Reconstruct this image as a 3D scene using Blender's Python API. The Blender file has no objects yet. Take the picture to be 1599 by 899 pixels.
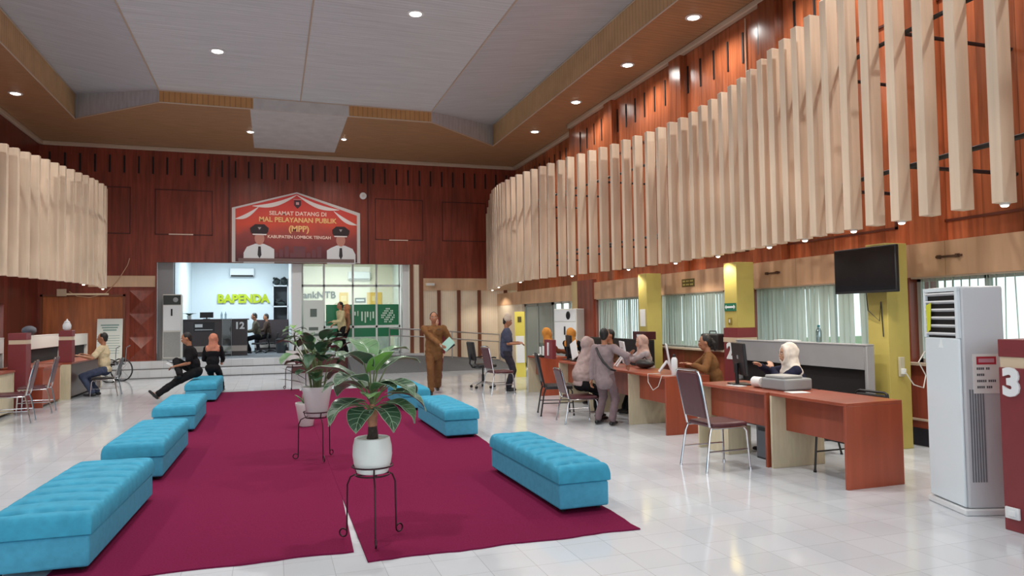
import bpy, math, random
from mathutils import Vector as V, Matrix
random.seed(7)
S = bpy.context.scene
C = S.collection
PI = math.pi

# ------------------------------------------------------------------ camera, light, exposure
cam = bpy.data.objects.new('camera', bpy.data.cameras.new('camera'))
C.objects.link(cam)
cx_ = V((0.947949790, -0.318090158, -0.0144861185)); cy_ = V((-0.000588771965, 0.0437427053, -0.999042656)); cz_ = V((0.318419299, 0.947050805, 0.0412786058))
cx_ = V((0.947949790, -0.000588771965, 0.318419299)); r1 = V((-0.318090158, 0.0437427053, 0.947050805)); r2 = V((-0.0144861185, -0.999042656, 0.0412786058))
# rows of the world->camera frame: world x, y, z seen from the camera (right, down, forward)
camx = V((cx_.x, r1.x, r2.x)); camd = V((cx_.y, r1.y, r2.y)); camf = V((cx_.z, r1.z, r2.z))
m = Matrix(((camx.x, -camd.x, -camf.x, 0), (camx.y, -camd.y, -camf.y, 0), (camx.z, -camd.z, -camf.z, 1.55), (0, 0, 0, 1)))
cam.matrix_world = m
cam.data.sensor_width = 36; cam.data.lens = 36 * 1115 / 1599
cam.data.clip_start = 0.05; cam.data.clip_end = 300
S.camera = cam
S.view_settings.view_transform = 'Standard'
try: S.view_settings.look = 'None'
except Exception: pass
S.view_settings.gamma = 1; S.view_settings.use_curve_mapping = False
S.view_settings.exposure = 0.06
W_SKY = 2.1          # daylight through the open front and the windows
W_DOWN = 46          # each ceiling downlight
W_SLAT = 7           # small spots at the feet of the slats
W_ROOM = 120         # ceiling lamps of the two rooms behind the opening
w = bpy.data.worlds.new('world'); S.world = w; w.use_nodes = True
w.node_tree.nodes['Background'].inputs[0].default_value = (0.88, 0.95, 1.0, 1)
w.node_tree.nodes['Background'].inputs[1].default_value = W_SKY

# ------------------------------------------------------------------ materials
def s2l(c):
    return tuple((v / 255 / 12.92) if v / 255 <= .04045 else ((v / 255 + .055) / 1.055) ** 2.4 for v in c)
MC = {}
def mat(name, rgb, rough=.5, metal=0, spec=.5, var=0.0, scale=8.0, stretch=(1, 1, 1), bump=0.0, emit=0, emit_rgb=None, coat=0):
    if name in MC: return MC[name]
    m = bpy.data.materials.new(name); m.use_nodes = True
    nt = m.node_tree; b = nt.nodes['Principled BSDF']
    col = s2l(rgb)
    b.inputs['Base Color'].default_value = (*col, 1)
    b.inputs['Roughness'].default_value = rough; b.inputs['Metallic'].default_value = metal
    b.inputs['Specular IOR Level'].default_value = spec
    if coat: b.inputs['Coat Weight'].default_value = coat; b.inputs['Coat Roughness'].default_value = .12
    if emit:
        b.inputs['Emission Color'].default_value = (*s2l(emit_rgb or rgb), 1); b.inputs['Emission Strength'].default_value = emit
    if var or bump:
        g = nt.nodes.new('ShaderNodeNewGeometry'); mp = nt.nodes.new('ShaderNodeMapping'); mp.inputs['Scale'].default_value = stretch
        n = nt.nodes.new('ShaderNodeTexNoise'); n.inputs['Scale'].default_value = scale; n.inputs['Detail'].default_value = 4
        nt.links.new(g.outputs['Position'], mp.inputs[0]); nt.links.new(mp.outputs[0], n.inputs['Vector'])
        if var:
            r = nt.nodes.new('ShaderNodeMapRange'); r.inputs['To Min'].default_value = 1 - var; r.inputs['To Max'].default_value = 1 + var
            r.inputs['From Min'].default_value = .3; r.inputs['From Max'].default_value = .7
            mx = nt.nodes.new('ShaderNodeMix'); mx.data_type = 'RGBA'; mx.blend_type = 'MULTIPLY'; mx.inputs[0].default_value = 1
            mx.inputs[6].default_value = (*col, 1)
            nt.links.new(n.outputs['Fac'], r.inputs['Value']); nt.links.new(r.outputs[0], mx.inputs[7]); nt.links.new(mx.outputs[2], b.inputs['Base Color'])
        if bump:
            bp = nt.nodes.new('ShaderNodeBump'); bp.inputs['Strength'].default_value = bump; bp.inputs['Distance'].default_value = .01
            nt.links.new(n.outputs['Fac'], bp.inputs['Height']); nt.links.new(bp.outputs[0], b.inputs['Normal'])
    MC[name] = m
    return m

def wood(name, rgb, axis, plank=.3, rough=.3, var=.28, pvar=.2, spec=.5, groove=.05):
    """vertical planks along world axis 0 (x) or 1 (y), grain running up"""
    if name in MC: return MC[name]
    m = mat(name, rgb, rough, spec=spec)
    nt = m.node_tree; b = nt.nodes['Principled BSDF']; N = nt.nodes.new; L = nt.links.new
    g = N('ShaderNodeNewGeometry'); sp = N('ShaderNodeSeparateXYZ'); L(g.outputs['Position'], sp.inputs[0])
    d = N('ShaderNodeMath'); d.operation = 'DIVIDE'; d.inputs[1].default_value = plank; L(sp.outputs[axis], d.inputs[0])
    fl = N('ShaderNodeMath'); fl.operation = 'FLOOR'; L(d.outputs[0], fl.inputs[0])
    fr = N('ShaderNodeMath'); fr.operation = 'FRACT'; L(d.outputs[0], fr.inputs[0])
    wn = N('ShaderNodeTexWhiteNoise'); wn.noise_dimensions = '1D'; L(fl.outputs[0], wn.inputs['W'])
    mp = N('ShaderNodeMapping'); mp.inputs['Scale'].default_value = (9, 9, .7); L(g.outputs['Position'], mp.inputs[0])
    n = N('ShaderNodeTexNoise'); n.inputs['Scale'].default_value = 1.3; n.inputs['Detail'].default_value = 6; n.inputs['Distortion'].default_value = .6; L(mp.outputs[0], n.inputs['Vector'])
    n2 = N('ShaderNodeTexNoise'); n2.inputs['Scale'].default_value = .8; n2.inputs['Detail'].default_value = 2; L(g.outputs['Position'], n2.inputs['Vector'])
    def mr(src, a, c, lo=.3, hi=.7):
        r = N('ShaderNodeMapRange'); r.inputs['From Min'].default_value = lo; r.inputs['From Max'].default_value = hi
        r.inputs['To Min'].default_value = a; r.inputs['To Max'].default_value = c; L(src, r.inputs['Value']); return r.outputs[0]
    def mul(a, c):
        q = N('ShaderNodeMath'); q.operation = 'MULTIPLY'; L(a, q.inputs[0]); L(c, q.inputs[1]); return q.outputs[0]
    f = mul(mr(n.outputs['Fac'], 1 - var, 1 + var), mr(wn.outputs[0], 1 - pvar, 1 + pvar, 0, 1))
    f = mul(f, mr(n2.outputs['Fac'], .85, 1.15))
    if groove:
        gt = N('ShaderNodeMath'); gt.operation = 'GREATER_THAN'; gt.inputs[1].default_value = groove; L(fr.outputs[0], gt.inputs[0])
        f = mul(f, mr(gt.outputs[0], .55, 1, 0, 1))
    mx = N('ShaderNodeMix'); mx.data_type = 'RGBA'; mx.blend_type = 'MULTIPLY'; mx.inputs[0].default_value = 1
    mx.inputs[6].default_value = (*s2l(rgb), 1); L(f, mx.inputs[7]); L(mx.outputs[2], b.inputs['Base Color'])
    return m

def lined(name, rgb, axis, period, dark=.8, rough=.6, var=.12, stretch=(1, 1, 1), duty=.2):
    """fine parallel lines, period along a world axis"""
    m = mat(name, rgb, rough, spec=.3)
    nt = m.node_tree; b = nt.nodes['Principled BSDF']; N = nt.nodes.new; L = nt.links.new
    g = N('ShaderNodeNewGeometry'); sp = N('ShaderNodeSeparateXYZ'); L(g.outputs['Position'], sp.inputs[0])
    d = N('ShaderNodeMath'); d.operation = 'DIVIDE'; d.inputs[1].default_value = period; L(sp.outputs[axis], d.inputs[0])
    fr = N('ShaderNodeMath'); fr.operation = 'FRACT'; L(d.outputs[0], fr.inputs[0])
    gt = N('ShaderNodeMath'); gt.operation = 'GREATER_THAN'; gt.inputs[1].default_value = duty; L(fr.outputs[0], gt.inputs[0])
    r = N('ShaderNodeMapRange'); r.inputs['To Min'].default_value = dark; L(gt.outputs[0], r.inputs['Value'])
    mp = N('ShaderNodeMapping'); mp.inputs['Scale'].default_value = stretch; L(g.outputs['Position'], mp.inputs[0])
    n = N('ShaderNodeTexNoise'); n.inputs['Scale'].default_value = 3; n.inputs['Detail'].default_value = 6; L(mp.outputs[0], n.inputs['Vector'])
    r2 = N('ShaderNodeMapRange'); r2.inputs['From Min'].default_value = .3; r2.inputs['From Max'].default_value = .7
    r2.inputs['To Min'].default_value = 1 - var; r2.inputs['To Max'].default_value = 1 + var; L(n.outputs['Fac'], r2.inputs['Value'])
    q = N('ShaderNodeMath'); q.operation = 'MULTIPLY'; L(r.outputs[0], q.inputs[0]); L(r2.outputs[0], q.inputs[1])
    mx = N('ShaderNodeMix'); mx.data_type = 'RGBA'; mx.blend_type = 'MULTIPLY'; mx.inputs[0].default_value = 1
    mx.inputs[6].default_value = (*s2l(rgb), 1); L(q.outputs[0], mx.inputs[7]); L(mx.outputs[2], b.inputs['Base Color'])
    return m

def tiles(name, rgb, size, ox, oy, rough):
    m = mat(name, rgb, rough, spec=.6)
    nt = m.node_tree; b = nt.nodes['Principled BSDF']; N = nt.nodes.new; L = nt.links.new
    g = N('ShaderNodeNewGeometry'); sp = N('ShaderNodeSeparateXYZ'); L(g.outputs['Position'], sp.inputs[0])
    outs = []; cells = []
    for ax, o in ((0, ox), (1, oy)):
        a = N('ShaderNodeMath'); a.operation = 'ADD'; a.inputs[1].default_value = -o + 100 * size; L(sp.outputs[ax], a.inputs[0])
        d = N('ShaderNodeMath'); d.operation = 'DIVIDE'; d.inputs[1].default_value = size; L(a.outputs[0], d.inputs[0])
        fr = N('ShaderNodeMath'); fr.operation = 'FRACT'; L(d.outputs[0], fr.inputs[0])
        gt = N('ShaderNodeMath'); gt.operation = 'GREATER_THAN'; gt.inputs[1].default_value = .014; L(fr.outputs[0], gt.inputs[0]); outs.append(gt.outputs[0])
        fl = N('ShaderNodeMath'); fl.operation = 'FLOOR'; L(d.outputs[0], fl.inputs[0]); cells.append(fl.outputs[0])
    mn = N('ShaderNodeMath'); mn.operation = 'MINIMUM'; L(outs[0], mn.inputs[0]); L(outs[1], mn.inputs[1])
    cb = N('ShaderNodeCombineXYZ'); L(cells[0], cb.inputs[0]); L(cells[1], cb.inputs[1])
    wn = N('ShaderNodeTexWhiteNoise'); wn.noise_dimensions = '3D'; L(cb.outputs[0], wn.inputs['Vector'])
    r0 = N('ShaderNodeMapRange'); r0.inputs['To Min'].default_value = .94; r0.inputs['To Max'].default_value = 1.02; L(wn.outputs[0], r0.inputs['Value'])
    r = N('ShaderNodeMapRange'); r.inputs['To Min'].default_value = .7; L(mn.outputs[0], r.inputs['Value'])
    q = N('ShaderNodeMath'); q.operation = 'MULTIPLY'; L(r.outputs[0], q.inputs[0]); L(r0.outputs[0], q.inputs[1])
    mx = N('ShaderNodeMix'); mx.data_type = 'RGBA'; mx.blend_type = 'MULTIPLY'; mx.inputs[0].default_value = 1
    mx.inputs[6].default_value = (*s2l(rgb), 1); L(q.outputs[0], mx.inputs[7]); L(mx.outputs[2], b.inputs['Base Color'])
    n = N('ShaderNodeTexNoise'); n.inputs['Scale'].default_value = 2.2; L(g.outputs['Position'], n.inputs['Vector'])
    r3 = N('ShaderNodeMapRange'); r3.inputs['To Min'].default_value = rough * .8; r3.inputs['To Max'].default_value = rough * 1.3; L(n.outputs['Fac'], r3.inputs['Value']); L(r3.outputs[0], b.inputs['Roughness'])
    return m

def glassy(name, rgb, opacity=.12, rough=.03):
    if name in MC: return MC[name]
    m = bpy.data.materials.new(name); m.use_nodes = True; nt = m.node_tree
    for n in list(nt.nodes): nt.nodes.remove(n)
    o = nt.nodes.new('ShaderNodeOutputMaterial'); mx = nt.nodes.new('ShaderNodeMixShader')
    t = nt.nodes.new('ShaderNodeBsdfTransparent'); g = nt.nodes.new('ShaderNodeBsdfGlossy')
    t.inputs[0].default_value = (*s2l(rgb), 1); g.inputs['Roughness'].default_value = rough
    mx.inputs[0].default_value = opacity
    nt.links.new(t.outputs[0], mx.inputs[1]); nt.links.new(g.outputs[0], mx.inputs[2]); nt.links.new(mx.outputs[0], o.inputs[0])
    MC[name] = m; return m

def cloth_translucent(name, rgb, trans=.45):
    if name in MC: return MC[name]
    m = bpy.data.materials.new(name); m.use_nodes = True; nt = m.node_tree
    for n in list(nt.nodes): nt.nodes.remove(n)
    o = nt.nodes.new('ShaderNodeOutputMaterial'); mx = nt.nodes.new('ShaderNodeMixShader')
    d = nt.nodes.new('ShaderNodeBsdfDiffuse'); t = nt.nodes.new('ShaderNodeBsdfTranslucent')
    d.inputs[0].default_value = (*s2l(rgb), 1); t.inputs[0].default_value = (*s2l(rgb), 1); mx.inputs[0].default_value = trans
    nt.links.new(d.outputs[0], mx.inputs[1]); nt.links.new(t.outputs[0], mx.inputs[2]); nt.links.new(mx.outputs[0], o.inputs[0])
    MC[name] = m; return m

RED_X = wood('red_wood_x', (130, 60, 44), 0, .62, .33, spec=.4, groove=.01, pvar=.12)
RED_Y = wood('red_wood_y', (166, 92, 58), 1, .45, .2, var=.32, pvar=.35, spec=.55, groove=.02)
RED_LOW = wood('red_wood_low', (136, 66, 48), 1, .6, .35, groove=.01)
ORANGE_PLY = wood('orange_ply', (160, 90, 48), 0, 1.2, .3, groove=0)
BEIGE_PLY_Y = wood('beige_ply_y', (218, 176, 138), 1, 1.2, .4, var=.06, pvar=.05, groove=.006)
BEIGE_PLY_X = wood('beige_ply_x', (216, 180, 146), 0, 1.2, .45, var=.06, pvar=.05, groove=0)
CREAM_LINES = lined('cream_lined_panel', (238, 222, 198), 0, .07, .9, .5, var=.05)
SLAT = wood('pale_pine_slat', (232, 210, 184), 1, .36, .5, var=.07, pvar=.04, groove=0)
GREY_CEIL = lined('grey_ceiling_panel', (208, 212, 216), 1, .1, .9, .5, var=.1, stretch=(.35, 7, 1))
GREY_SIDE = lined('grey_side_panel', (192, 196, 202), 1, .1, .92, .5, var=.1, stretch=(.35, 7, 1))
BROWN_SOFFIT = lined('brown_soffit_panel', (170, 132, 98), 1, .1, .8, .5, var=.14, stretch=(.6, 6, 1))
TAN_FASCIA = lined('tan_fascia_panel', (206, 168, 122), 1, .12, .8, .5, var=.1)
TAN_FASCIA_X = lined('tan_fascia_panel_x', (196, 150, 98), 0, .12, .72, .5, var=.1)
GREY_PATCH = mat('grey_patch_panel', (200, 202, 202), .5, var=.08, scale=4)
TRIM_PALE = mat('pale_trim', (196, 178, 158), .5)
TRIM_BROWN = mat('brown_trim', (120, 66, 42), .4)
FLOOR = tiles('white_floor_tile', (214, 220, 226), .3, 1.565, 4.55, .09)
STEP_TILE = tiles('white_step_tile', (210, 214, 218), .3, 1.565, 22.15, .2)
GREY_CARPET = mat('grey_carpet', (112, 115, 118), .95, var=.2, scale=60, spec=.1)
MAROON_CARPET = mat('maroon_carpet', (116, 30, 66), .95, var=.16, scale=90, bump=.25, spec=.05)
TEAL = mat('teal_suede', (62, 156, 188), .75, var=.1, scale=14, bump=.08, spec=.25)
TEAL_BASE = mat('teal_suede_base', (78, 164, 196), .78, var=.08, scale=20, spec=.25)
DARK = mat('dark_gap', (22, 18, 18), .7)
BLACK = mat('black_plastic', (24, 24, 27), .4)
BLACK_VINYL = mat('black_vinyl', (32, 29, 30), .45)
SCREEN = mat('screen_black', (10, 10, 14), .12)
CHROME = mat('chrome', (205, 205, 208), .16, metal=1)
STEEL = mat('brushed_steel', (190, 190, 192), .28, metal=1)
IRON = mat('dark_iron', (52, 20, 30), .4, metal=.3)
MAROON_VINYL = mat('maroon_vinyl', (86, 44, 50), .4, var=.08, scale=20)
MAROON = mat('maroon_paint', (126, 50, 54), .4, var=.06, scale=5)
WHITE = mat('white_plastic', (228, 232, 234), .35)
WHITE_GLOSS = mat('white_gloss_panel', (226, 238, 244), .15, coat=.4)
OFFWHITE = mat('offwhite_plastic', (214, 214, 208), .45)
GREY_PL = mat('grey_plastic', (150, 154, 156), .45)
SILVER_GREY = mat('silver_grey_panel', (156, 156, 158), .35, var=.05, scale=3)
YELLOW_PAINT = mat('yellow_paint', (188, 172, 92), .55, var=.06, scale=3)  # same yellow paint on every face of the columns
DESK_RED = wood('desk_red_laminate', (156, 76, 52), 1, .5, .3, var=.12, pvar=.08, groove=0)
DESK_RED_X = wood('desk_red_laminate_x', (156, 74, 50), 0, .5, .3, var=.12, pvar=.08, groove=0)
DESK_BEIGE = mat('desk_beige_laminate', (206, 194, 164), .4, var=.06, scale=5, stretch=(6, 6, 1))
DARK_BROWN = mat('dark_brown_laminate', (78, 58, 50), .35, var=.12, scale=4, stretch=(1, 1, .3))
POT_WHITE = mat('white_ceramic', (226, 232, 228), .3)
SOIL = mat('soil', (70, 58, 46), .95, var=.4, scale=60)
PEBBLE = mat('white_pebble', (196, 194, 186), .7, var=.3, scale=80)
LEAF_D = mat('dark_leaf', (66, 96, 72), .32, var=.2, scale=9)
LEAF_M = mat('mid_leaf', (92, 132, 88), .32, var=.2, scale=9)
LEAF_L = mat('young_leaf', (116, 172, 78), .32, var=.12, scale=9)
VEIN = mat('pale_vein', (150, 176, 146), .4)
STEM = mat('green_stem', (108, 120, 76), .5, var=.2, scale=20)
TRUNK = mat('dark_trunk', (66, 56, 50), .9, var=.3, scale=40, bump=.5)
TRUNK_PINK = mat('pinkish_stem', (176, 122, 92), .6, var=.15, scale=30)
GLASS = glassy('clear_glass', (232, 240, 238), .1)
GLASS_GREY = glassy('grey_glass', (190, 200, 198), .2)
BLIND = cloth_translucent('blind_fabric', (200, 212, 206), .5)
ROOM_WHITE = mat('white_room_wall', (226, 236, 240), .6)
BANK_WALL = mat('cream_room_wall', (240, 234, 216), .6)
GREEN_FILM = mat('green_film', (20, 122, 78), .3)
PAPER = mat('paper_white', (238, 240, 238), .6)
LAMP = mat('lamp_disc', (255, 250, 240), .5, emit=14, emit_rgb=(255, 248, 236))
LAMP_SMALL = mat('lamp_disc_small', (255, 244, 226), .5, emit=8, emit_rgb=(255, 240, 218))

# ------------------------------------------------------------------ mesh builder
class MB:
    def __init__(s): s.v = []; s.f = []; s.mi = []; s.cur = 0
    def add(s, vs, fs):
        o = len(s.v); s.v += [tuple(p) for p in vs]; s.f += [tuple(i + o for i in f) for f in fs]; s.mi += [s.cur] * len(fs); return s
    def box(s, x0, x1, y0, y1, z0, z1):
        return s.add([(x0, y0, z0), (x1, y0, z0), (x1, y1, z0), (x0, y1, z0), (x0, y0, z1), (x1, y0, z1), (x1, y1, z1), (x0, y1, z1)],
                     [(0, 3, 2, 1), (4, 5, 6, 7), (0, 1, 5, 4), (1, 2, 6, 5), (2, 3, 7, 6), (3, 0, 4, 7)])
    def obox(s, c, size, M):
        c = V(c); h = V(size) / 2; vs = []
        for sz in (-1, 1):
            for sx, sy in ((-1, -1), (1, -1), (1, 1), (-1, 1)): vs.append(c + M @ V((sx * h.x, sy * h.y, sz * h.z)))
        return s.add(vs, [(0, 3, 2, 1), (4, 5, 6, 7), (0, 1, 5, 4), (1, 2, 6, 5), (2, 3, 7, 6), (3, 0, 4, 7)])
    def poly(s, pts): return s.add(pts, [tuple(range(len(pts)))])
    def prism(s, pts, off):
        """extrude a planar polygon by the vector off"""
        n = len(pts); off = V(off); a = [V(p) for p in pts]; b = [p + off for p in a]
        fs = [tuple(range(n))[::-1], tuple(range(n, 2 * n))] + [(i, (i + 1) % n, n + (i + 1) % n, n + i) for i in range(n)]
        return s.add(a + b, fs)
    def tube(s, pts, r, n=8, closed=False, cap=True):
        P = [V(p) for p in pts]; k = len(P); R = r if isinstance(r, (list, tuple)) else [r] * k
        rings = []; nrm = None
        for i in range(k):
            if closed: t = (P[(i + 1) % k] - P[i - 1])
            else: t = P[min(i + 1, k - 1)] - P[max(i - 1, 0)]
            t = t.normalized() if t.length > 1e-9 else V((0, 0, 1))
            if nrm is None:
                a = V((0, 0, 1)) if abs(t.z) < .9 else V((1, 0, 0)); nrm = (a - t * a.dot(t)).normalized()
            else:
                nrm = nrm - t * nrm.dot(t)
                nrm = nrm.normalized() if nrm.length > 1e-6 else V((1, 0, 0))
            b = t.cross(nrm); rings.append([P[i] + (nrm * math.cos(2 * PI * j / n) + b * math.sin(2 * PI * j / n)) * R[i] for j in range(n)])
        vs = [p for q in rings for p in q]; fs = []
        for i in range(k if closed else k - 1):
            a = i * n; b2 = ((i + 1) % k) * n
            for j in range(n): fs.append((a + j, a + (j + 1) % n, b2 + (j + 1) % n, b2 + j))
        if cap and not closed: fs += [tuple(range(n))[::-1], tuple(range((k - 1) * n, k * n))]
        return s.add(vs, fs)
    def lathe(s, prof, n=24, c=(0, 0, 0), sx=1, sy=1):
        c = V(c); vs = []; fs = []; k = len(prof)
        for r, z in prof:
            for j in range(n):
                a = 2 * PI * j / n; vs.append(c + V((r * sx * math.cos(a), r * sy * math.sin(a), z)))
        for i in range(k - 1):
            for j in range(n): fs.append((i * n + j, i * n + (j + 1) % n, (i + 1) * n + (j + 1) % n, (i + 1) * n + j))
        fs += [tuple(range(n))[::-1], tuple(range((k - 1) * n, k * n))]
        return s.add(vs, fs)
    def ell(s, c, r, M=None, nu=16, nv=10):
        c = V(c); M = M or Matrix.Identity(3); vs = [c + M @ V((0, 0, -r[2]))]; fs = []
        for i in range(1, nv):
            t = -PI / 2 + PI * i / nv
            for j in range(nu):
                a = 2 * PI * j / nu; vs.append(c + M @ V((r[0] * math.cos(t) * math.cos(a), r[1] * math.cos(t) * math.sin(a), r[2] * math.sin(t))))
        vs.append(c + M @ V((0, 0, r[2]))); top = len(vs) - 1
        for j in range(nu):
            fs.append((0, 1 + (j + 1) % nu, 1 + j)); b = 1 + (nv - 2) * nu; fs.append((b + j, b + (j + 1) % nu, top))
        for i in range(nv - 2):
            for j in range(nu):
                a = 1 + i * nu; fs.append((a + j, a + (j + 1) % nu, a + nu + (j + 1) % nu, a + nu + j))
        return s.add(vs, fs)
    def cap(s, p0, p1, r0, r1, n=12, flat=1.0, fa=None):
        """tapered capsule; flat squashes it along the direction fa"""
        p0 = V(p0); p1 = V(p1); t = (p1 - p0); L = t.length; t = t.normalized() if L > 1e-6 else V((0, 0, 1))
        a = fa if fa is not None else (V((0, 0, 1)) if abs(t.z) < .9 else V((1, 0, 0)))
        u = (a - t * a.dot(t)); u = u.normalized() if u.length > 1e-6 else V((1, 0, 0)); w_ = t.cross(u); rings = []
        for k in range(1, 5): th = PI / 2 * (1 - k / 4); rings.append((p0 - t * r0 * math.sin(th), r0 * math.cos(th)))
        rings.append((p1, r1))
        for k in range(1, 4): th = PI / 2 * k / 4; rings.append((p1 + t * r1 * math.sin(th), r1 * math.cos(th)))
        vs = [p0 - t * r0]; fs = []
        for c, r in rings: vs += [c + (u * math.cos(2 * PI * j / n) * flat + w_ * math.sin(2 * PI * j / n)) * r for j in range(n)]
        vs.append(p1 + t * r1); top = len(vs) - 1; k = len(rings)
        for j in range(n): fs.append((0, 1 + (j + 1) % n, 1 + j)); b = 1 + (k - 1) * n; fs.append((b + j, b + (j + 1) % n, top))
        for i in range(k - 1):
            a = 1 + i * n
            for j in range(n): fs.append((a + j, a + (j + 1) % n, a + n + (j + 1) % n, a + n + j))
        return s.add(vs, fs)
    def build(s, name, material, parent=None, smooth=False, bevel=0, loc=None, segs=2):
        me = bpy.data.meshes.new(name); me.from_pydata(s.v, [], s.f)
        ms = material if isinstance(material, (list, tuple)) else [material]
        for q in ms: me.materials.append(q)
        if len(ms) > 1: me.polygons.foreach_set('material_index', s.mi)
        if smooth:
            me.polygons.foreach_set('use_smooth', [True] * len(me.polygons))
            if smooth is True: me.set_sharp_from_angle(angle=math.radians(40))
        o = bpy.data.objects.new(name, me); C.objects.link(o)
        if parent: o.parent = parent
        if loc: o.location = loc
        if bevel:
            b = o.modifiers.new('bevel', 'BEVEL'); b.width = bevel; b.segments = segs; b.limit_method = 'ANGLE'
            me.polygons.foreach_set('use_smooth', [True] * len(me.polygons)); me.set_sharp_from_angle(angle=math.radians(40))
        me.update()
        return o

def tag(o, label=None, cat=None, group=None, kind=None):
    if label: o['label'] = label
    if cat: o['category'] = cat
    if group: o['group'] = group
    if kind: o['kind'] = kind
    return o
def thing(name, label, cat, loc=(0, 0, 0), rz=0, group=None):
    o = bpy.data.objects.new(name, None); C.objects.link(o); o.empty_display_size = .1
    o.location = loc; o.rotation_euler = (0, 0, rz)
    return tag(o, label, cat, group)
def struct(name, mb, material, **k):
    o = mb.build(name, material, **k); o['kind'] = 'structure'; return o
def dup(root, loc, rz, label=None, group=None, name=None):
    r = root.copy(); C.objects.link(r); r.location = loc; r.rotation_euler = (0, 0, rz)
    if label: r['label'] = label
    if group: r['group'] = group
    for ch in list(root.children):
        c = ch.copy(); C.objects.link(c); c.parent = r
        for g in ch.children:
            d = g.copy(); C.objects.link(d); d.parent = c
    return r
def text(body, size, material, parent, loc, rot, name='lettering', extrude=.004, bold=0, align='CENTER', sx=1):
    cu = bpy.data.curves.new(name, 'FONT'); cu.body = body; cu.size = size; cu.extrude = extrude; cu.offset = bold
    cu.align_x = align; cu.align_y = 'CENTER'; cu.resolution_u = 3
    cu.materials.append(material)
    o = bpy.data.objects.new(name, cu); C.objects.link(o)
    me = bpy.data.meshes.new_from_object(o.evaluated_get(bpy.context.evaluated_depsgraph_get())); bpy.data.objects.remove(o); bpy.data.curves.remove(cu)
    o = bpy.data.objects.new(name, me); C.objects.link(o)
    o.parent = parent; o.location = loc; o.rotation_euler = rot; o.scale = (sx, 1, 1)
    return o
FACE_Y = (PI / 2, 0, 0)            # lettering that faces -y (towards the entrance)
FACE_X = (PI / 2, 0, -PI / 2)      # lettering that faces -x
def rotz(a): return Matrix.Rotation(a, 3, 'Z')

# ------------------------------------------------------------------ room shell
ZC = 6.65
struct('floor', MB().box(-6.6, 8.2, -3, 22.2, -.1, 0), FLOOR)
# ceiling: brown soffit ring with a coffer, tan fascia, grey side panels and a grey centre
so = MB().poly([(-6.3, -3, ZC), (-4.65, -3, ZC), (-4.65, 20.1, ZC), (-2.48, 18.07, ZC), (3.93, 18.07, ZC), (6.23, 20.1, ZC), (6.23, -3, ZC), (8.1, -3, ZC), (8.1, 23, ZC), (-6.3, 23, ZC)])
struct('ceiling_soffit', so, BROWN_SOFFIT)
struct('ceiling_fascia', MB().poly([(6.23, -3, ZC), (6.23, 20.1, ZC), (6.23, 20.1, 7.27), (6.23, -3, 7.27)]).poly([(-4.65, -3, ZC), (-4.65, 20.1, ZC), (-4.65, 20.1, 7.27), (-4.65, -3, 7.27)]), TAN_FASCIA)
struct('ceiling_beam', MB().poly([(-2.48, 18.07, ZC), (-.43, 18.07, ZC), (-.43, 18.07, 6.93), (-2.48, 18.07, 6.93)]).poly([(1.83, 18.07, ZC), (3.93, 18.07, ZC), (3.93, 18.07, 6.93), (1.83, 18.07, 6.93)]), TAN_FASCIA_X)
struct('ceiling_patch', MB().box(-.5, 1.8, 18.06, 22.1, ZC - .012, ZC - .004).box(-.43, 1.83, 18.055, 18.075, ZC - .012, 6.93), GREY_PATCH)
struct('ceiling_corner', MB().poly([(-4.65, 20.1, ZC), (-2.48, 18.07, ZC), (-2.48, 18.07, 7.0), (-4.65, 20.1, 7.27)]).poly([(6.23, 20.1, ZC), (3.93, 18.07, ZC), (3.93, 18.07, 7.0), (6.23, 20.1, 7.27)]), GREY_SIDE)
struct('ceiling_side', MB().poly([(-4.65, -3, 7.27), (-2.48, -3, 6.93), (-2.48, 18.07, 6.93), (-4.65, 20.1, 7.27)]).poly([(6.23, -3, 7.27), (3.93, -3, 6.93), (3.93, 18.07, 6.93), (6.23, 20.1, 7.27)]), GREY_SIDE)
struct('ceiling', MB().box(-2.48, 3.93, -3, 18.07, 6.93, 7.0), GREY_CEIL)
t_ = MB()
for a, b in (((-2.48, -3, 6.925), (-2.48, 18.07, 6.925)), ((3.93, -3, 6.925), (3.93, 18.07, 6.925)), ((.66, -3, 6.928), (.66, 18, 6.928)),
             ((6.23, -3, ZC), (6.23, 20.1, ZC)), ((-4.65, -3, ZC), (-4.65, 20.1, ZC)), ((-2.48, 18.07, ZC), (3.93, 18.07, ZC)), ((-2.48, 18.06, 6.925), (3.93, 18.06, 6.925)),
             ((-4.65, 20.1, ZC), (-2.48, 18.07, ZC)), ((3.93, 18.07, ZC), (6.23, 20.1, ZC)), ((6.22, -3, 7.25), (6.22, 20.1, 7.25)), ((-4.64, -3, 7.25), (-4.64, 20.1, 7.25))):
    t_.tube([a, b], .016, 6)
struct('trim_ceiling', t_, TRIM_PALE)
struct('trim_cornice', MB().box(-6.13, 7.85, 22.69, 22.8, 6.54, 6.65).box(7.42, 7.54, -3, 17.33, 6.54, 6.65).box(7.73, 7.85, 17.33, 22.8, 6.54, 6.65).box(7.42, 7.85, 17.24, 17.34, 6.54, 6.65).box(-6.13, -6.02, -3, 22.8, 6.54, 6.65), TRIM_PALE, bevel=.02)
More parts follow.
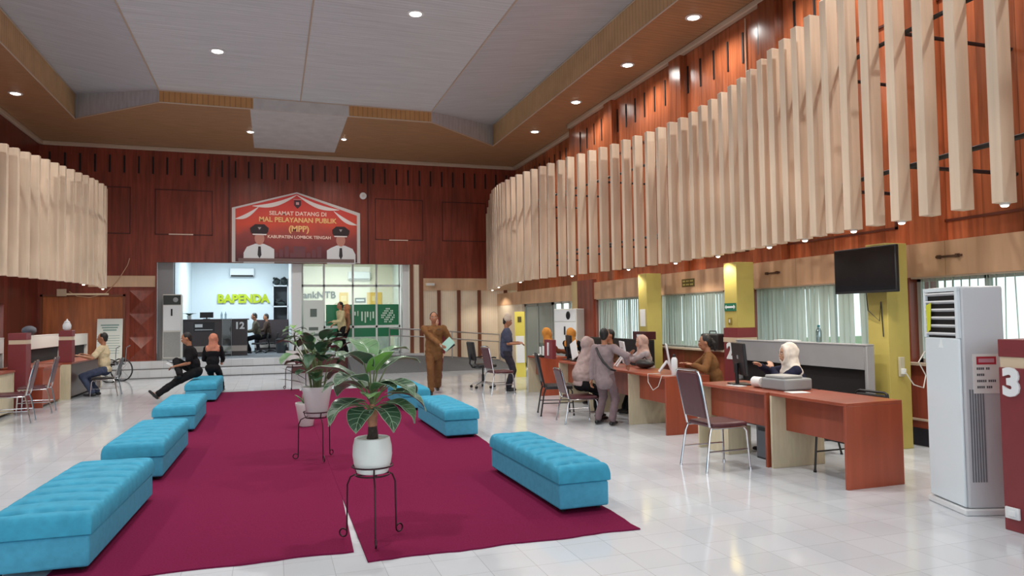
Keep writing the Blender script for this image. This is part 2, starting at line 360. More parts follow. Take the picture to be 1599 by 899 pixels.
# back wall around the opening
struct('wall_back', MB().box(-6.4, 8.1, 22.8, 22.95, 3.3, 6.75).box(-6.4, -3.17, 22.8, 22.95, 0, 3.3).box(4.63, 8.1, 22.8, 22.95, 2.84, 3.3), RED_X)
struct('wall_back_lower', MB().box(4.2, 8.1, 22.8, 22.94, 0, 2.48), CREAM_LINES)
struct('wall_back_strip', MB().box(4.2, 4.63, 22.8, 22.94, 2.48, 3.3), CREAM_LINES)
struct('trim_band', MB().box(4.63, 8.1, 22.77, 22.9, 2.46, 2.86).box(-4.9, -3.2, 22.77, 22.81, 2.58, 2.9), BEIGE_PLY_X)
st = MB()
for a, b in ((4.2, 4.31), (4.5, 4.63), (5.09, 5.2), (5.755, 5.865), (6.45, 6.56), (7.365, 7.48)): st.box(a, b, 22.76, 22.82, .1, 2.47 if a > 4.6 else 3.3)
struct('trim_posts', st, TRIM_BROWN)
# grooved slots and panel outlines on the back wall
sl = MB()
x = -5.9
while x < 7.8:
    sl.box(x, x + .045, 22.78, 22.81, 5.86, 6.36); x += .372
struct('trim_slots', sl, DARK)
pn = MB()
def outline(mb, x0, x1, z0, z1, y, t=.025):
    mb.box(x0, x1, y - .012, y, z1 - t, z1).box(x0, x1, y - .012, y, z0, z0 + t).box(x0, x0 + t, y - .012, y, z0, z1).box(x1 - t, x1, y - .012, y, z0, z1)
for x0, x1, z0, z1 in ((-5.2, -3.85, 4.1, 5.45), (-3.22, -1.67, 4.1, 5.43), (3.1, 4.65, 4.08, 5.4), (5.28, 6.78, 4.08, 5.38)): outline(pn, x0, x1, z0, z1, 22.8)
pn.box(-1.25, -1.19, 22.785, 22.8, 3.3, 6.5).box(2.86, 2.9, 22.785, 22.8, 3.3, 6.5)
struct('trim_panels', pn, mat('deep_red_groove', (74, 26, 22), .5))
struct('trim_panel_strips', MB().box(-2.85, -2.2, 22.775, 22.8, 4.1, 4.135).box(3.55, 4.15, 22.775, 22.8, 4.06, 4.095), mat('pale_strip', (214, 186, 170), .3))  # thin pale strips along the lower panel edges
struct('trim_raised_panel', MB().box(-6.0, -4.02, 22.77, 22.81, .46, 2.31), ORANGE_PLY, bevel=.01)
om = MB(); outline(om, -6.06, -3.96, .46, 2.37, 22.77, .06); struct('trim_panel_frame', om, TRIM_BROWN)
py = MB()
for z0 in (.5, 1.17, 1.84):
    a, b, c, d = (-3.86, 22.8, z0), (-3.22, 22.8, z0), (-3.22, 22.8, z0 + .64), (-3.86, 22.8, z0 + .64); e = (-3.54, 22.68, z0 + .32)
    py.add([a, b, c, d, e], [(0, 1, 4), (1, 2, 4), (2, 3, 4), (3, 0, 4)])
struct('trim_pyramid', py, RED_X)
# platform, steps, ramp
struct('step', MB().box(-6.4, 2.16, 22.15, 22.5, 0, .23), STEP_TILE, bevel=.006)
struct('platform', MB().box(-6.4, 4.6, 22.5, 22.9, 0, .46), STEP_TILE, bevel=.006)
struct('trim_step', MB().box(-6.13, .55, 22.135, 22.15, 0, .022).box(-6.13, .55, 22.485, 22.5, .23, .252), mat('step_joint', (96, 98, 100), .6))
struct('floor_platform', MB().box(-6.4, 8.1, 22.9, 28.3, .3, .46), GREY_CARPET)
struct('trim_step_face', MB().box(.55, 2.16, 22.08, 22.15, 0, .42), mat('dark_maroon_board', (84, 40, 38), .5))
struct('floor_ramp', MB().add([(2.16, 20.6, 0), (7.14, 20.6, 0), (7.14, 22.8, .17), (4.0, 22.8, .45), (2.16, 22.8, .45), (2.16, 21.9, .36), (2.16, 22.8, 0), (7.14, 22.8, 0)],
       [(0, 1, 2, 3, 4, 5), (0, 5, 4, 6), (1, 7, 2)]), GREY_CARPET)
# right-hand walls: window wall with beige band below, tall wood wall above
WX = 7.14
WIN = [(3.9, 6.5), (7.09, 9.39), (10.14, 12.29), (13.08, 15.15), (16.45, 18.06)]
rw = MB()
rw.box(WX, 7.6, -3, 16.45, 0, .95)
edges = [-3, 0.6, 3.2]
ys = [-3.0] + [v for a in WIN for v in a] + [18.06]
prev = -3.0
for a, b in WIN[:4]:
    rw.box(WX, 7.6, prev, a, .95, 1.95); prev = b
rw.box(WX, 7.6, prev, 16.45, .95, 1.95)
rw.box(WX, 7.6, 16.45, 18.06, 0, .6)
struct('wall_right_far', MB().box(WX, 7.6, 20.3, 22.8, 0, 1.95), lined('cream_lined_panel_y', (238, 222, 198), 1, .07, .9, .5, var=.05))
struct('wall_right_lower', rw, RED_LOW)
struct('trim_band_right', MB().box(WX - .01, 7.62, -3, 22.8, 1.95, 2.34), BEIGE_PLY_Y)
struct('wall_right', MB().box(7.54, 7.7, -3, 17.33, 2.34, 6.7).box(7.54, 8.0, 17.33, 17.45, 2.34, 6.7).box(7.85, 8.0, 17.33, 22.9, 2.34, 6.7), RED_Y)
struct('baseboard_right', MB().box(WX - .02, WX, -3, 16.4, 0, .2), mat('black_baseboard', (30, 30, 40), .5))
struct('trim_sill', MB().box(WX - .1, WX + .02, 3.2, 15.15, .93, .96), TRIM_PALE)
tr = MB()
y = -2.2
while y < 17:
    tr.box(7.525, 7.545, y, y + .04, 5.78, 6.3)
    y += .42
while y < 22.6: tr.box(7.835, 7.855, y, y + .04, 5.78, 6.3); y += .42
struct('trim_slots_right', tr, DARK)
tp = MB()
for a, b in ((3.2, 6.38), (7.0, 9.2), (10, 12.2), (13, 15.2)):
    tp.box(7.52, 7.55, a, b, 2.6, 2.63).box(7.52, 7.55, a, b, 5.25, 5.28).box(7.52, 7.55, a, a + .03, 2.6, 5.28).box(7.52, 7.55, b - .03, b, 2.6, 5.28)
struct('trim_panels_right', tp, mat('red_trim_dark', (92, 44, 30), .4))
tp = MB()
for yy in (6.52, 9.25, 11.98, 14.9): tp.box(7.42, 7.56, yy - .2, yy + .2, 2.34, 6.54)
struct('trim_posts_right', tp, RED_Y)
struct('trim_conduit', MB().tube([(7.52, 9.9, 6.5), (7.52, 9.92, 4)], .012, 6).tube([(WX - .02, 3.2, .3), (WX - .02, 12, .3)], .015, 6), TRIM_PALE)
# left-hand wall, with a window band near the entrance
lw = MB()
XL = -6.13
lw.box(XL - .3, XL, -3, 22.9, 0, 1.0).box(XL - .3, XL, -3, 22.9, 2.05, 6.7)
lw.box(XL - .3, XL, 20.2, 22.9, 1.0, 2.05)
for a, b in ((-3, 1.0), (4.2, 4.7), (8, 8.5), (11.8, 12.3), (15.6, 16.1)): lw.box(XL - .3, XL, a, b, 1.0, 2.05)
struct('wall_left', lw, wood('red_wood_left', (112, 46, 34), 1, .31, .3))
# end wall behind the camera: broad open entrance between two cheeks
struct('wall_front', MB().box(-6.4, -4.6, -3.1, -3, 0, 6.7).box(6.4, 8.1, -3.1, -3, 0, 6.7).box(-4.6, 6.4, -3.1, -3, 5.4, 7.4), RED_X)
struct('ground_outside', MB().box(-30, 30, -40, -3.1, -.2, -.02), mat('pale_paving', (170, 168, 160), .9))
struct('ground_side', MB().box(8.2, 40, -40, 40, -.3, -.1), mat('grass_green', (110, 130, 90), .95))

# windows: frames and glass
def window(n, x, y0, y1, z0, z1, t=.05):
    f = MB(); xs = x + .12
    f.box(xs, xs + .06, y0, y1, z0, z0 + t).box(xs, xs + .06, y0, y1, z1 - t, z1)
    k = 3
    for i in range(k + 1):
        yy = y0 + (y1 - y0 - t) * i / k; f.box(xs, xs + .06, yy, yy + t, z0, z1)
    o = struct('window_%d' % n, f, mat('window_frame_white', (214, 218, 216), .4))
    MB().box(xs + .025, xs + .033, y0 + .01, y1 - .01, z0 + .01, z1 - .01).build('pane', GLASS, o)
    return o
for i, (a, b) in enumerate(WIN[:4]): window(i + 1, WX, a, b, .95, 1.95)
window(5, WX, 16.45, 18.06, .6, 1.95)
for i, (a, b) in enumerate(((1, 4.2), (4.7, 8), (8.5, 11.8), (12.3, 15.6), (16.1, 20.2))): window(6 + i, XL - .3, a, b, 1.0, 2.05)
d1 = struct('door_1', MB().box(WX + .08, WX + .14, 18.06, 18.14, .1, 1.95).box(WX + .08, WX + .14, 20.2, 20.3, .1, 1.95).box(WX + .08, WX + .14, 18.06, 20.3, 1.87, 1.95).box(WX + .08, WX + .14, 18.06, 20.3, .05, .2).box(WX + .08, WX + .14, 19.15, 19.22, .1, 1.95), mat('door_frame_grey', (150, 156, 152), .4))
MB().box(WX + .1, WX + .115, 18.14, 20.2, .2, 1.9).build('pane', mat('frosted_grey_green', (140, 152, 148), .25), d1)

def blind(y0, y1, label, missing=(), pitch=.089, z0=.97, z1=1.93, tw=.15):
    t = thing('vertical_blind', label, 'blind', (WX + .03, (y0 + y1) / 2, z0), 0, 'vertical blinds along the window wall')
    h = (y1 - y0) / 2
    MB().box(-.03, .03, -h, h, z1 - z0, z1 - z0 + .035).build('headrail', TRIM_PALE, t, bevel=.006)
    vn = MB(); n = int((y1 - y0) / pitch)
    for i in range(n):
        yy = -h + pitch * (i + .5)
        if i in missing: continue
        a = tw + random.uniform(-.08, .08); hw = .053; sway = random.uniform(-.012, .012)
        pts = []
        for k in range(5):
            u = (k - 2) / 2 * hw; c = .008 * (1 - (k - 2) ** 2 / 4)
            pts.append((u * math.sin(a) - c * math.cos(a), u * math.cos(a) + c * math.sin(a)))
        zs = (0.02, (z1 - z0) / 2, z1 - z0); vs = []; fs = []
        for j, z in enumerate(zs):
            for px, pyy in pts: vs.append((px + (0 if j == 2 else 0), yy + pyy + sway * (2 - j), z))
        for j in range(2):
            for k in range(4): fs.append((j * 5 + k, j * 5 + k + 1, j * 5 + 6 + k, j * 5 + 5 + k))
        vn.add(vs, fs)
    vn.build('vanes', BLIND, t, smooth=True)
    return t
blind(7.12, 9.36, 'pale vertical blind in the window behind the long silver-grey partition', missing=(2, 6))
blind(10.17, 12.26, 'pale vertical blind in the window above the black bag')
blind(13.1, 15.12, 'closed pale vertical blind in the farthest window, beside the red post', tw=.25)
blind(3.9, 6.48, 'half-open vertical blind in the window behind the tall white air conditioner', missing=(3, 7, 11), tw=1.0, pitch=.1)

# yellow columns (x 6.6 .. 6.91), the one marked 2 has a maroon foot
def column(y0, y1, n, foot=False):
    o = struct('pillar_%d' % n, MB().box(6.6, 6.91, y0, y1, 1.345 if foot else 0, 2.335), YELLOW_PAINT, bevel=.006)
    return o
column(6.31, 6.6, 1); column(11.78, 12.1, 3)
p2 = column(9.065, 9.38, 2, True)
MB().box(6.58, 6.92, 9.05, 9.39, 1.2, 1.345).box(6.58, 6.92, 9.05, 9.39, 0, 1.13).build('maroon_foot', MAROON, p2)
MB().box(6.575, 6.925, 9.045, 9.395, 1.13, 1.2).build('pale_stripe', mat('pale_stripe', (206, 186, 160), .5), p2)
text('2', .33, WHITE, p2, (6.575, 9.23, .985), FACE_X, bold=.012, extrude=.008)
struct('pillar_4', MB().box(7.1, 7.2, 16.1, 16.45, 0, 2.42), mat('cream_post', (210, 186, 134), .5))
struct('pillar_5', MB().box(7.1, 7.2, 15.2, 16.1, 0, 2.42), RED_LOW)

# ------------------------------------------------------------------ inner rooms behind the opening
struct('wall_room_back', MB().box(-2.75, .72, 28, 28.1, .46, 4), ROOM_WHITE)
struct('wall_room_left', MB().box(-2.84, -2.74, 23.1, 28, .46, 4), ROOM_WHITE)
struct('pillar_grey', MB().box(-3.17, -2.74, 22.96, 23.3, .46, 3.4), mat('grey_pillar_paint', (150, 152, 154), .6))
struct('wall_divider', MB().box(.57, .86, 22.96, 28, .46, 4), mat('white_divider', (222, 226, 228), .6))
struct('wall_bank_back', MB().box(.86, 4.6, 28, 28.1, .46, 4), BANK_WALL)
struct('wall_bank_right', MB().box(4.5, 4.6, 23.3, 28, .46, 4), ROOM_WHITE)
struct('pillar_white', MB().box(3.99, 4.2, 22.96, 23.3, .46, 3.4), mat('white_pillar_paint', (226, 230, 232), .6))
struct('ceiling_rooms', MB().box(-3.2, 4.6, 22.95, 28.1, 3.9, 4.0), mat('white_room_ceiling', (232, 234, 234), .7))
fr = MB()
for xx in (.87, 1.53, 2.43, 3.18, 3.93): fr.box(xx, xx + .06, 23.37, 23.43, .46, 3.9)
for zz in (.46, 1.29, 2.61): fr.box(.87, 3.99, 23.37, 23.43, zz, zz + .07)
g_ = struct('window_11', fr, mat('white_aluminium', (226, 232, 230), .35))
MB().box(.88, 3.98, 23.395, 23.403, .5, 3.9).build('pane', GLASS, g_)
film = MB().box(1.62, 3.93, 23.385, 23.392, 1.37, 2.04).box(1.62, 3.93, 23.385, 23.392, 1.0, 1.28).box(.94, 1.05, 23.385, 23.392, 1.37, 2.0)
MB.build(film, 'green_film_band', GREEN_FILM, g_)
wp = MB()
for i, (dx, dz, h, ww) in enumerate(((2.5, 1.75, .12, .05), (2.6, 1.75, .16, .03), (2.72, 1.66, .3, .05), (2.83, 1.63, .36, .04), (2.9, 1.72, .18, .05), (3.0, 1.66, .28, .03), (3.08, 1.7, .22, .05))):
    wp.box(dx, dx + ww, 23.375, 23.384, dz - h / 2, dz + h / 2)
for k in range(9):
    for j in range(7):
        if abs(k - 4) + abs(j - 3) < 6 and (k * 3 + j * 5) % 4: wp.box(3.36 + k * .05, 3.395 + k * .05, 23.375, 23.384, 1.45 + j * .07, 1.5 + j * .07)
wp.build('white_film_marks', mat('white_film', (214, 236, 222), .5), g_)

# room lamps
def area(name, loc, size, power, rgb, rot=(0, 0, 0)):
    l = bpy.data.lights.new(name, 'AREA'); l.energy = power; l.color = rgb; l.shape = 'RECTANGLE'; l.size, l.size_y = size
    o = bpy.data.objects.new(name, l); C.objects.link(o); o.location = loc; o.rotation_euler = rot; return o
PANEL = mat('room_lamp_panel', (240, 248, 255), .5, emit=6)
for x0, y0, lab, colr, pw in ((-1.1, 25.6, 'ceiling light panel over the counter numbered 12', (.80, .92, 1), 1.0), (2.5, 25.8, 'ceiling light panel inside the glass-fronted bank', (1, .97, .86), 1.0)):
    t = thing('ceiling_light', lab, 'ceiling light', (x0, y0, 3.9))
    MB().box(-.62, .62, -.32, .32, -.05, 0).build('frame', WHITE, t); MB().box(-.58, .58, -.28, .28, -.056, -.05).build('diffuser', PANEL, t)
    area('room_lamp', (x0, y0, 3.82), (1.1, .5), W_ROOM * pw, colr)

# ------------------------------------------------------------------ downlights
def downlight(loc, label, group, power=W_DOWN, r=.1, ang=150):
    t = thing('downlight', label, 'downlight', loc, 0, group)
    MB().lathe([(r * .82, 0), (r * 1.25, 0), (r * 1.3, -.012), (r * .9, -.02), (r * .82, -.008)], 20).build('trim_ring', WHITE, t, smooth=True)
    MB().lathe([(r * .85, -.004), (r * .85, -.016), (r * .6, -.03), (.001, -.036)], 20).build('lamp_face', LAMP, t, smooth=True)
    l = bpy.data.lights.new('downlight_beam', 'SPOT'); l.energy = power * 4; l.spot_size = math.radians(ang); l.spot_blend = .6; l.shadow_soft_size = r
    l.color = (1, .97, .93)
    o = bpy.data.objects.new('downlight_beam', l); C.objects.link(o); o.location = V(loc) + V((0, 0, -.06))
    return t
for y in (18.2, 15.4, 12.8, 10.4, 8.0, 5.6, 3.2):
    downlight((6.85, y, ZC), 'round white downlight in the brown soffit above the long slat screen', 'downlights in the soffit over the windows', r=.11)
for y in (18.2, 15.4, 12.8, 10.4, 8.0, 5.6):
    downlight((-5.36, y, ZC), 'round white downlight in the brown soffit over the low maroon posts', 'downlights in the soffit over the posts', r=.11)
downlight((-.55, 20.25, ZC), 'round downlight at the edge of the grey soffit patch above the banner', 'downlights near the end wall', r=.09)
downlight((1.92, 20.4, ZC), 'small round downlight past the grey soffit patch, above the disc on the wall', 'downlights near the end wall', r=.075)
for i, (x, y) in enumerate(((-1.03, 15.1), (2.4, 12.25), (-1.03, 9.3), (2.4, 6.6), (-1.03, 3.8))):
    downlight((x, y, 6.93), ('bright round downlight in the grey ceiling, farther from the entrance', 'bright round downlight in the grey ceiling, nearer the slat screen')[i] if i < 2 else 'bright round downlight in the grey ceiling above the entrance', 'downlights in the grey ceiling', r=.12, power=W_DOWN * 2.6)

# ------------------------------------------------------------------ slat screens
SR = [(6.63, 22.2, 4.95), (6.62, 22.02, 5.13), (6.61, 21.82, 5.33), (6.57, 21.54, 5.49), (6.48, 21.06, 5.52), (6.28, 20.26, 5.41), (6.14, 19.65, 5.34), (6.0, 19.04, 5.28), (5.93, 18.62, 5.24), (5.87, 18.2, 5.2), (5.83, 17.7, 5.18), (5.81, 17.24, 5.16), (5.81, 16.8, 5.14), (5.84, 16.32, 5.12), (5.87, 15.88, 5.09), (5.92, 15.44, 5.07), (5.97, 15.04, 5.06), (6.04, 14.6, 5.04), (6.09, 14.2, 5.03), (6.16, 13.78, 5.01), (6.22, 13.36, 4.99), (6.27, 12.94, 4.96), (6.32, 12.52, 4.93), (6.36, 12.12, 4.92), (6.39, 11.72, 4.9), (6.41, 11.3, 4.87), (6.42, 10.92, 4.85), (6.42, 10.54, 4.84), (6.41, 10.18, 4.82), (6.4, 9.84, 4.82), (6.37, 9.52, 4.83), (6.35, 9.22, 4.84), (6.32, 8.92, 4.85), (6.28, 8.62, 4.86), (6.25, 8.36, 4.88), (6.22, 8.1, 4.91), (6.18, 7.82, 4.95), (6.14, 7.56, 4.99), (6.1, 7.28, 5.01), (6.05, 7.0, 5.05), (6.01, 6.72, 5.07), (5.97, 6.42, 5.13), (5.92, 6.1, 5.15), (5.88, 5.76, 5.17), (5.84, 5.4, 5.2), (5.8, 5.04, 5.22), (5.77, 4.68, 5.24), (5.75, 4.28, 5.26), (5.73, 3.9, 5.28), (5.72, 3.52, 5.3)]
def screen(name, label, pts, sgn, back):
    t = thing(name, label, 'slat screen', (pts[0][0], pts[0][1], 2.45)); O = V(pts[0][:2] + (2.45,))
    for x, y, zt in pts:
        MB().box(min(x, x + sgn * .16) - O.x, max(x, x + sgn * .16) - O.x, y - O.y, y + .105 - O.y, 0, zt - 2.45).build('slat', SLAT, t, bevel=.004, segs=1)
    for z in (.55, 1.9):
        MB().tube([(x + sgn * .185 - O.x, y + .05 - O.y, z) for x, y, zt in pts], .025, 6).build('rail', BLACK, t)
    for x, y, zt in pts[4::4]:
        for z in (.55, 1.9): MB().tube([(x + sgn * .18 - O.x, y + .05 - O.y, z), (back(y) - O.x, y + .05 - O.y, z)], .022, 6).build('bracket', BLACK, t)
    return t
screen('slat_screen', 'long wavy screen of pale wooden slats hanging above the window wall', SR, 1, lambda y: 7.53 if y < 17.33 else 7.84)
SLL = [(-4.03, 20.6, 5.02), (-3.95, 20.1, 5.0), (-3.91, 19.6, 4.97), (-3.91, 19.0, 4.94), (-3.92, 18.65, 4.92), (-3.95, 18.26, 4.91), (-4.0, 17.88, 4.89), (-4.06, 17.52, 4.89), (-4.13, 17.14, 4.88), (-4.19, 16.84, 4.88), (-4.27, 16.52, 4.88), (-4.35, 16.19, 4.88), (-4.43, 15.87, 4.87), (-4.52, 15.55, 4.87), (-4.61, 15.24, 4.87), (-4.69, 14.94, 4.87), (-4.78, 14.62, 4.87), (-4.87, 14.3, 4.87)]
screen('slat_screen', 'short curved screen of pale wooden slats near the dark red end wall', SLL, -1, lambda y: -6.13)
def slat_spot(x, y, label, group, power=W_SLAT):
    t = thing('spotlight', label, 'spotlight', (x, y, 2.45), 0, group)
    MB().lathe([(.035, 0), (.04, -.012), (.032, -.02)], 14).build('housing', WHITE, t, smooth=True)
    MB().ell((0, 0, -.022), (.03, .03, .014)).build('lamp_face', LAMP_SMALL, t, smooth=2)
    l = bpy.data.lights.new('spot_beam', 'SPOT'); l.energy = power * 4; l.spot_size = math.radians(140); l.spot_blend = .5; l.shadow_soft_size = .04; l.color = (1, .9, .76)
    o = bpy.data.objects.new('spot_beam', l); C.objects.link(o); o.location = (x, y, 2.38)
for i, k in enumerate((2, 6, 12, 18, 23, 27, 31, 36, 39, 42, 44, 47)):
    x, y, zt = SR[k]; slat_spot(x + .08, y + .05, 'small glowing spotlight under the foot of the long slat screen', 'spotlights under the long slat screen')
slat_spot(SLL[0][0] - .08, SLL[0][1] + .05, 'small glowing spotlight under the far end of the short slat screen', None, 14)
slat_spot(SLL[5][0] - .08, SLL[5][1] + .05, 'small spotlight under the middle of the short slat screen', None, 14)

# ------------------------------------------------------------------ rugs
def rug(name, label, x0, x1, y0, y1, z=.010):
    mb = MB(); nx, ny = 26, 90; vs = []; fs = []; top = []
    for j in range(ny + 1):
        for i in range(nx + 1):
            u = i / nx; v = j / ny; xx = x0 + (x1 - x0) * u; yy = y0 + (y1 - y0) * v
            if x1 < .56 and i == nx: xx = .515 + .0615 * min(1, max(0, (yy - 4.93) / 1.5))
            if (i == 0 and x0 < 0) or (i == nx and x1 > 1): xx += .012 * math.sin(yy * 5) + random.uniform(-.006, .006)
            if j == 0: yy += .012 * math.sin(xx * 9) + random.uniform(-.006, .006)
            zz = z + .0018 * math.sin(yy * 4.1 + xx) + .005 * math.exp(-((yy - 7.25 - .05 * math.sin(xx * 3)) / .05) ** 2)
            vs.append((xx, yy, zz))
    for j in range(ny):
        for i in range(nx): a = j * (nx + 1) + i; fs.append((a, a + 1, a + nx + 2, a + nx + 1))
    n0 = len(vs); rim = [i for i in range(nx + 1)] + [(j + 1) * (nx + 1) - 1 for j in range(1, ny + 1)] + [ny * (nx + 1) + i for i in range(nx - 1, -1, -1)] + [j * (nx + 1) for j in range(ny - 1, 0, -1)]
    for i in rim: vs.append((vs[i][0], vs[i][1], 0.0005))
    k = len(rim)
    for i in range(k): fs.append((rim[(i + 1) % k], rim[i], n0 + i, n0 + (i + 1) % k))
    mb.add(vs, fs)
    return tag(mb.build(name, MAROON_CARPET, smooth=True), label, 'carpet')
rug('carpet', 'maroon carpet strip along the row of four teal benches', -1.32, .515, 4.93, 16.9)
rug('carpet', 'maroon carpet strip under the potted plants and the three benches', .578, 2.54, 4.69, 16.5)

# ------------------------------------------------------------------ benches
def bench(loc, rz, w, L, label, group='teal tufted benches beside the maroon carpet'):
    t = thing('bench', label, 'bench', loc, rz, group)
    MB().box(-w / 2 + .012, w / 2 - .012, .012, L - .012, .03, .225).build('base', TEAL_BASE, t, bevel=.018, segs=3)
    # cushion: rounded block with rows of tufts
    nx, ny = 36, 120; vs = []; fs = []; z0, z1 = .228, .362
    rows = [L * (k + .5) / 8 for k in range(8)]; cols = (-w * .3, 0, w * .3)
    def rnd(d, r=.05): return 0 if d >= r else r - math.sqrt(max(0, r * r - (r - d) ** 2))
    for j in range(ny + 1):
        for i in range(nx + 1):
            x = -w / 2 + w * i / nx; y = L * j / ny
            d = min(x + w / 2, w / 2 - x); e = min(y, L - y)
            z = z1 - rnd(d) * .8 - rnd(e) * .8 + .022 * (1 - (2 * x / w) ** 4) * (1 - (2 * y / L - 1) ** 6)
            for k, r in enumerate(rows):
                for c in cols: z -= .040 * math.exp(-((x - c) / (.11 * w)) ** 2 - ((y - r - (.03 if c == 0 else 0)) / .026) ** 2)
                z -= .012 * math.exp(-((y - r) / .03) ** 2) * min(1, d / .06)
            vs.append((x, y, max(z, z0 + .03)))
    for j in range(ny):
        for i in range(nx): a = j * (nx + 1) + i; fs.append((a, a + 1, a + nx + 2, a + nx + 1))
    rim = [i for i in range(nx + 1)] + [(j + 1) * (nx + 1) - 1 for j in range(1, ny + 1)] + [ny * (nx + 1) + i for i in range(nx - 1, -1, -1)] + [j * (nx + 1) for j in range(ny - 1, 0, -1)]
    n0 = len(vs); k = len(rim)
    for i in rim: vs.append((vs[i][0], vs[i][1], z0 + .006))
    for i in rim: x, y, _ = vs[i]; vs.append((x * (1 - .02 / w), .008 + y * (1 - .016 / L), z0))
    for i in range(k):
        fs.append((rim[(i + 1) % k], rim[i], n0 + i, n0 + (i + 1) % k)); fs.append((n0 + (i + 1) % k, n0 + i, n0 + k + i, n0 + k + (i + 1) % k))
    fs.append(tuple(range(n0 + k, n0 + 2 * k)))
    MB().add(vs, fs).build('cushion', TEAL, t, smooth=True)
    for sx in (-1, 1):
        for yy in (.1, L - .1): MB().lathe([(.022, 0), (.026, .03), (.026, .033)], 12, (sx * (w / 2 - .07), yy, 0)).build('foot', BLACK, t)
    return t
RZ0 = .0145
bench((-1.365, 5.1, RZ0), -.045, .6, 1.92, 'teal tufted bench nearest the entrance, in the row of four')
bench((-1.28, 7.78, RZ0), -.02, .55, 1.9, 'teal tufted bench, second from the entrance in the row of four')
bench((-1.30, 11.0, RZ0), -.0, .56, 1.85, 'teal tufted bench, third in the row of four, beside the sitter\'s')
bench((-1.30, 14.95, RZ0), -.0, .58, 2.0, 'teal tufted bench with two people sitting back to back')
bench((2.335, 5.21, RZ0), .012, .45, 1.79, 'teal tufted bench on the carpet corner, facing the chrome chair')
bench((2.315, 8.98, RZ0), .0, .46, 1.85, 'teal tufted bench behind the carpet-corner one, before the walking man')
bench((2.31, 12.0, RZ0), .0, .47, 1.8, 'teal tufted bench mostly behind the leaves of the near plant')

# ------------------------------------------------------------------ furniture
def chair(loc, heading, label, pad=MAROON_VINYL, tube=CHROME, group=None, bh=.97, zs=1.0):
    """banquet chair; local +y is where a sitter faces"""
    t = thing('banquet_chair', label, 'chair', loc, heading - PI / 2, group); t.scale = (1, 1, zs)
    MB().box(-.21, .21, -.18, .24, .425, .475).build('seat', pad, t, bevel=.022, segs=3)
    # backrest pad, leaning back
    bp = MB(); a = math.radians(12); M = Matrix.Rotation(-a, 3, 'X')
    pm = .515 + (bh - .53) / 2; bp.obox((0, -.215 - (pm - .5) * math.tan(a), pm), (.37, .035, bh - .535), Matrix.Rotation(a, 3, 'X')); bp.build('backrest', pad, t, bevel=.015, segs=3)
    def bk(z): return -.205 - (z - .46) * math.tan(a)
    fr = MB(); pts = [(-.195, bk(.44), .44), (-.2, bk(.6), .6), (-.2, bk(bh - .06), bh - .06), (-.185, bk(bh - .015), bh - .015), (-.15, bk(bh), bh), (.15, bk(bh), bh), (.185, bk(bh - .015), bh - .015), (.2, bk(bh - .06), bh - .06), (.2, bk(.6), .6), (.195, bk(.44), .44)]
    fr.tube(pts, .0125, 8); fr.build('back_frame', tube, t, smooth=True)
    MB().tube([(-.2, -.2, .425), (-.205, .2, .425), (-.18, .235, .425), (.18, .235, .425), (.205, .2, .425), (.2, -.2, .425)], .012, 8).build('seat_frame', tube, t, smooth=True)
    for sx in (-1, 1):
        MB().tube([(sx * .19, .2, .425), (sx * .2, .23, .38), (sx * .215, .25, .014)], .0115, 8).tube([(sx * .215, .25, 0), (sx * .215, .25, .02)], .015, 8).build('leg', tube, t, smooth=True)
        MB().tube([(sx * .2, -.19, .43), (sx * .21, -.215, .36), (sx * .225, -.27, .014)], .0115, 8).tube([(sx * .225, -.27, 0), (sx * .225, -.27, .02)], .015, 8).build('leg', tube, t, smooth=True)
        MB().tube([(sx * .207, .24, .2), (sx * .217, -.243, .2)], .008, 6).build('stretcher', tube, t, smooth=True)
    return t
chair((4.29, 6.31, 0), .02, 'maroon vinyl chair with chrome frame standing alone before desk 2', bh=1.0)
chair((4.29, 9.77, 0), -.1, 'maroon chrome chair under the woman in the long mauve headscarf', zs=.82)
chair((4.3, 10.66, 0), -.25, 'black vinyl chair with black legs beside the seated mauve headscarf', BLACK_VINYL, BLACK)
chair((4.40, 14.0, 0), .12, 'maroon chrome chair behind the man in the pale cap')
chair((5.27, 5.52, 0), PI, 'black metal chair tucked under the nearest red desk', BLACK_VINYL, BLACK, bh=.78)
chair((5.7, 6.62, 0), PI * .93, 'black chair under the woman in the white headscarf', BLACK_VINYL, BLACK, bh=.86, zs=.76)
chair((-3.88, 13.25, 0), PI + .12, 'chrome and maroon chair nearest the entrance, by the orange box', group='chairs at the counters by the low posts')
chair((-3.93, 14.6, 0), PI + .1, 'chrome and maroon chair drawn up between two low maroon posts', group='chairs at the counters by the low posts')
chair((-3.40, 17.44, 0), PI, 'chrome chair under the man in the cream shirt', BLACK_VINYL, zs=.82, group='chairs at the counters by the low posts')

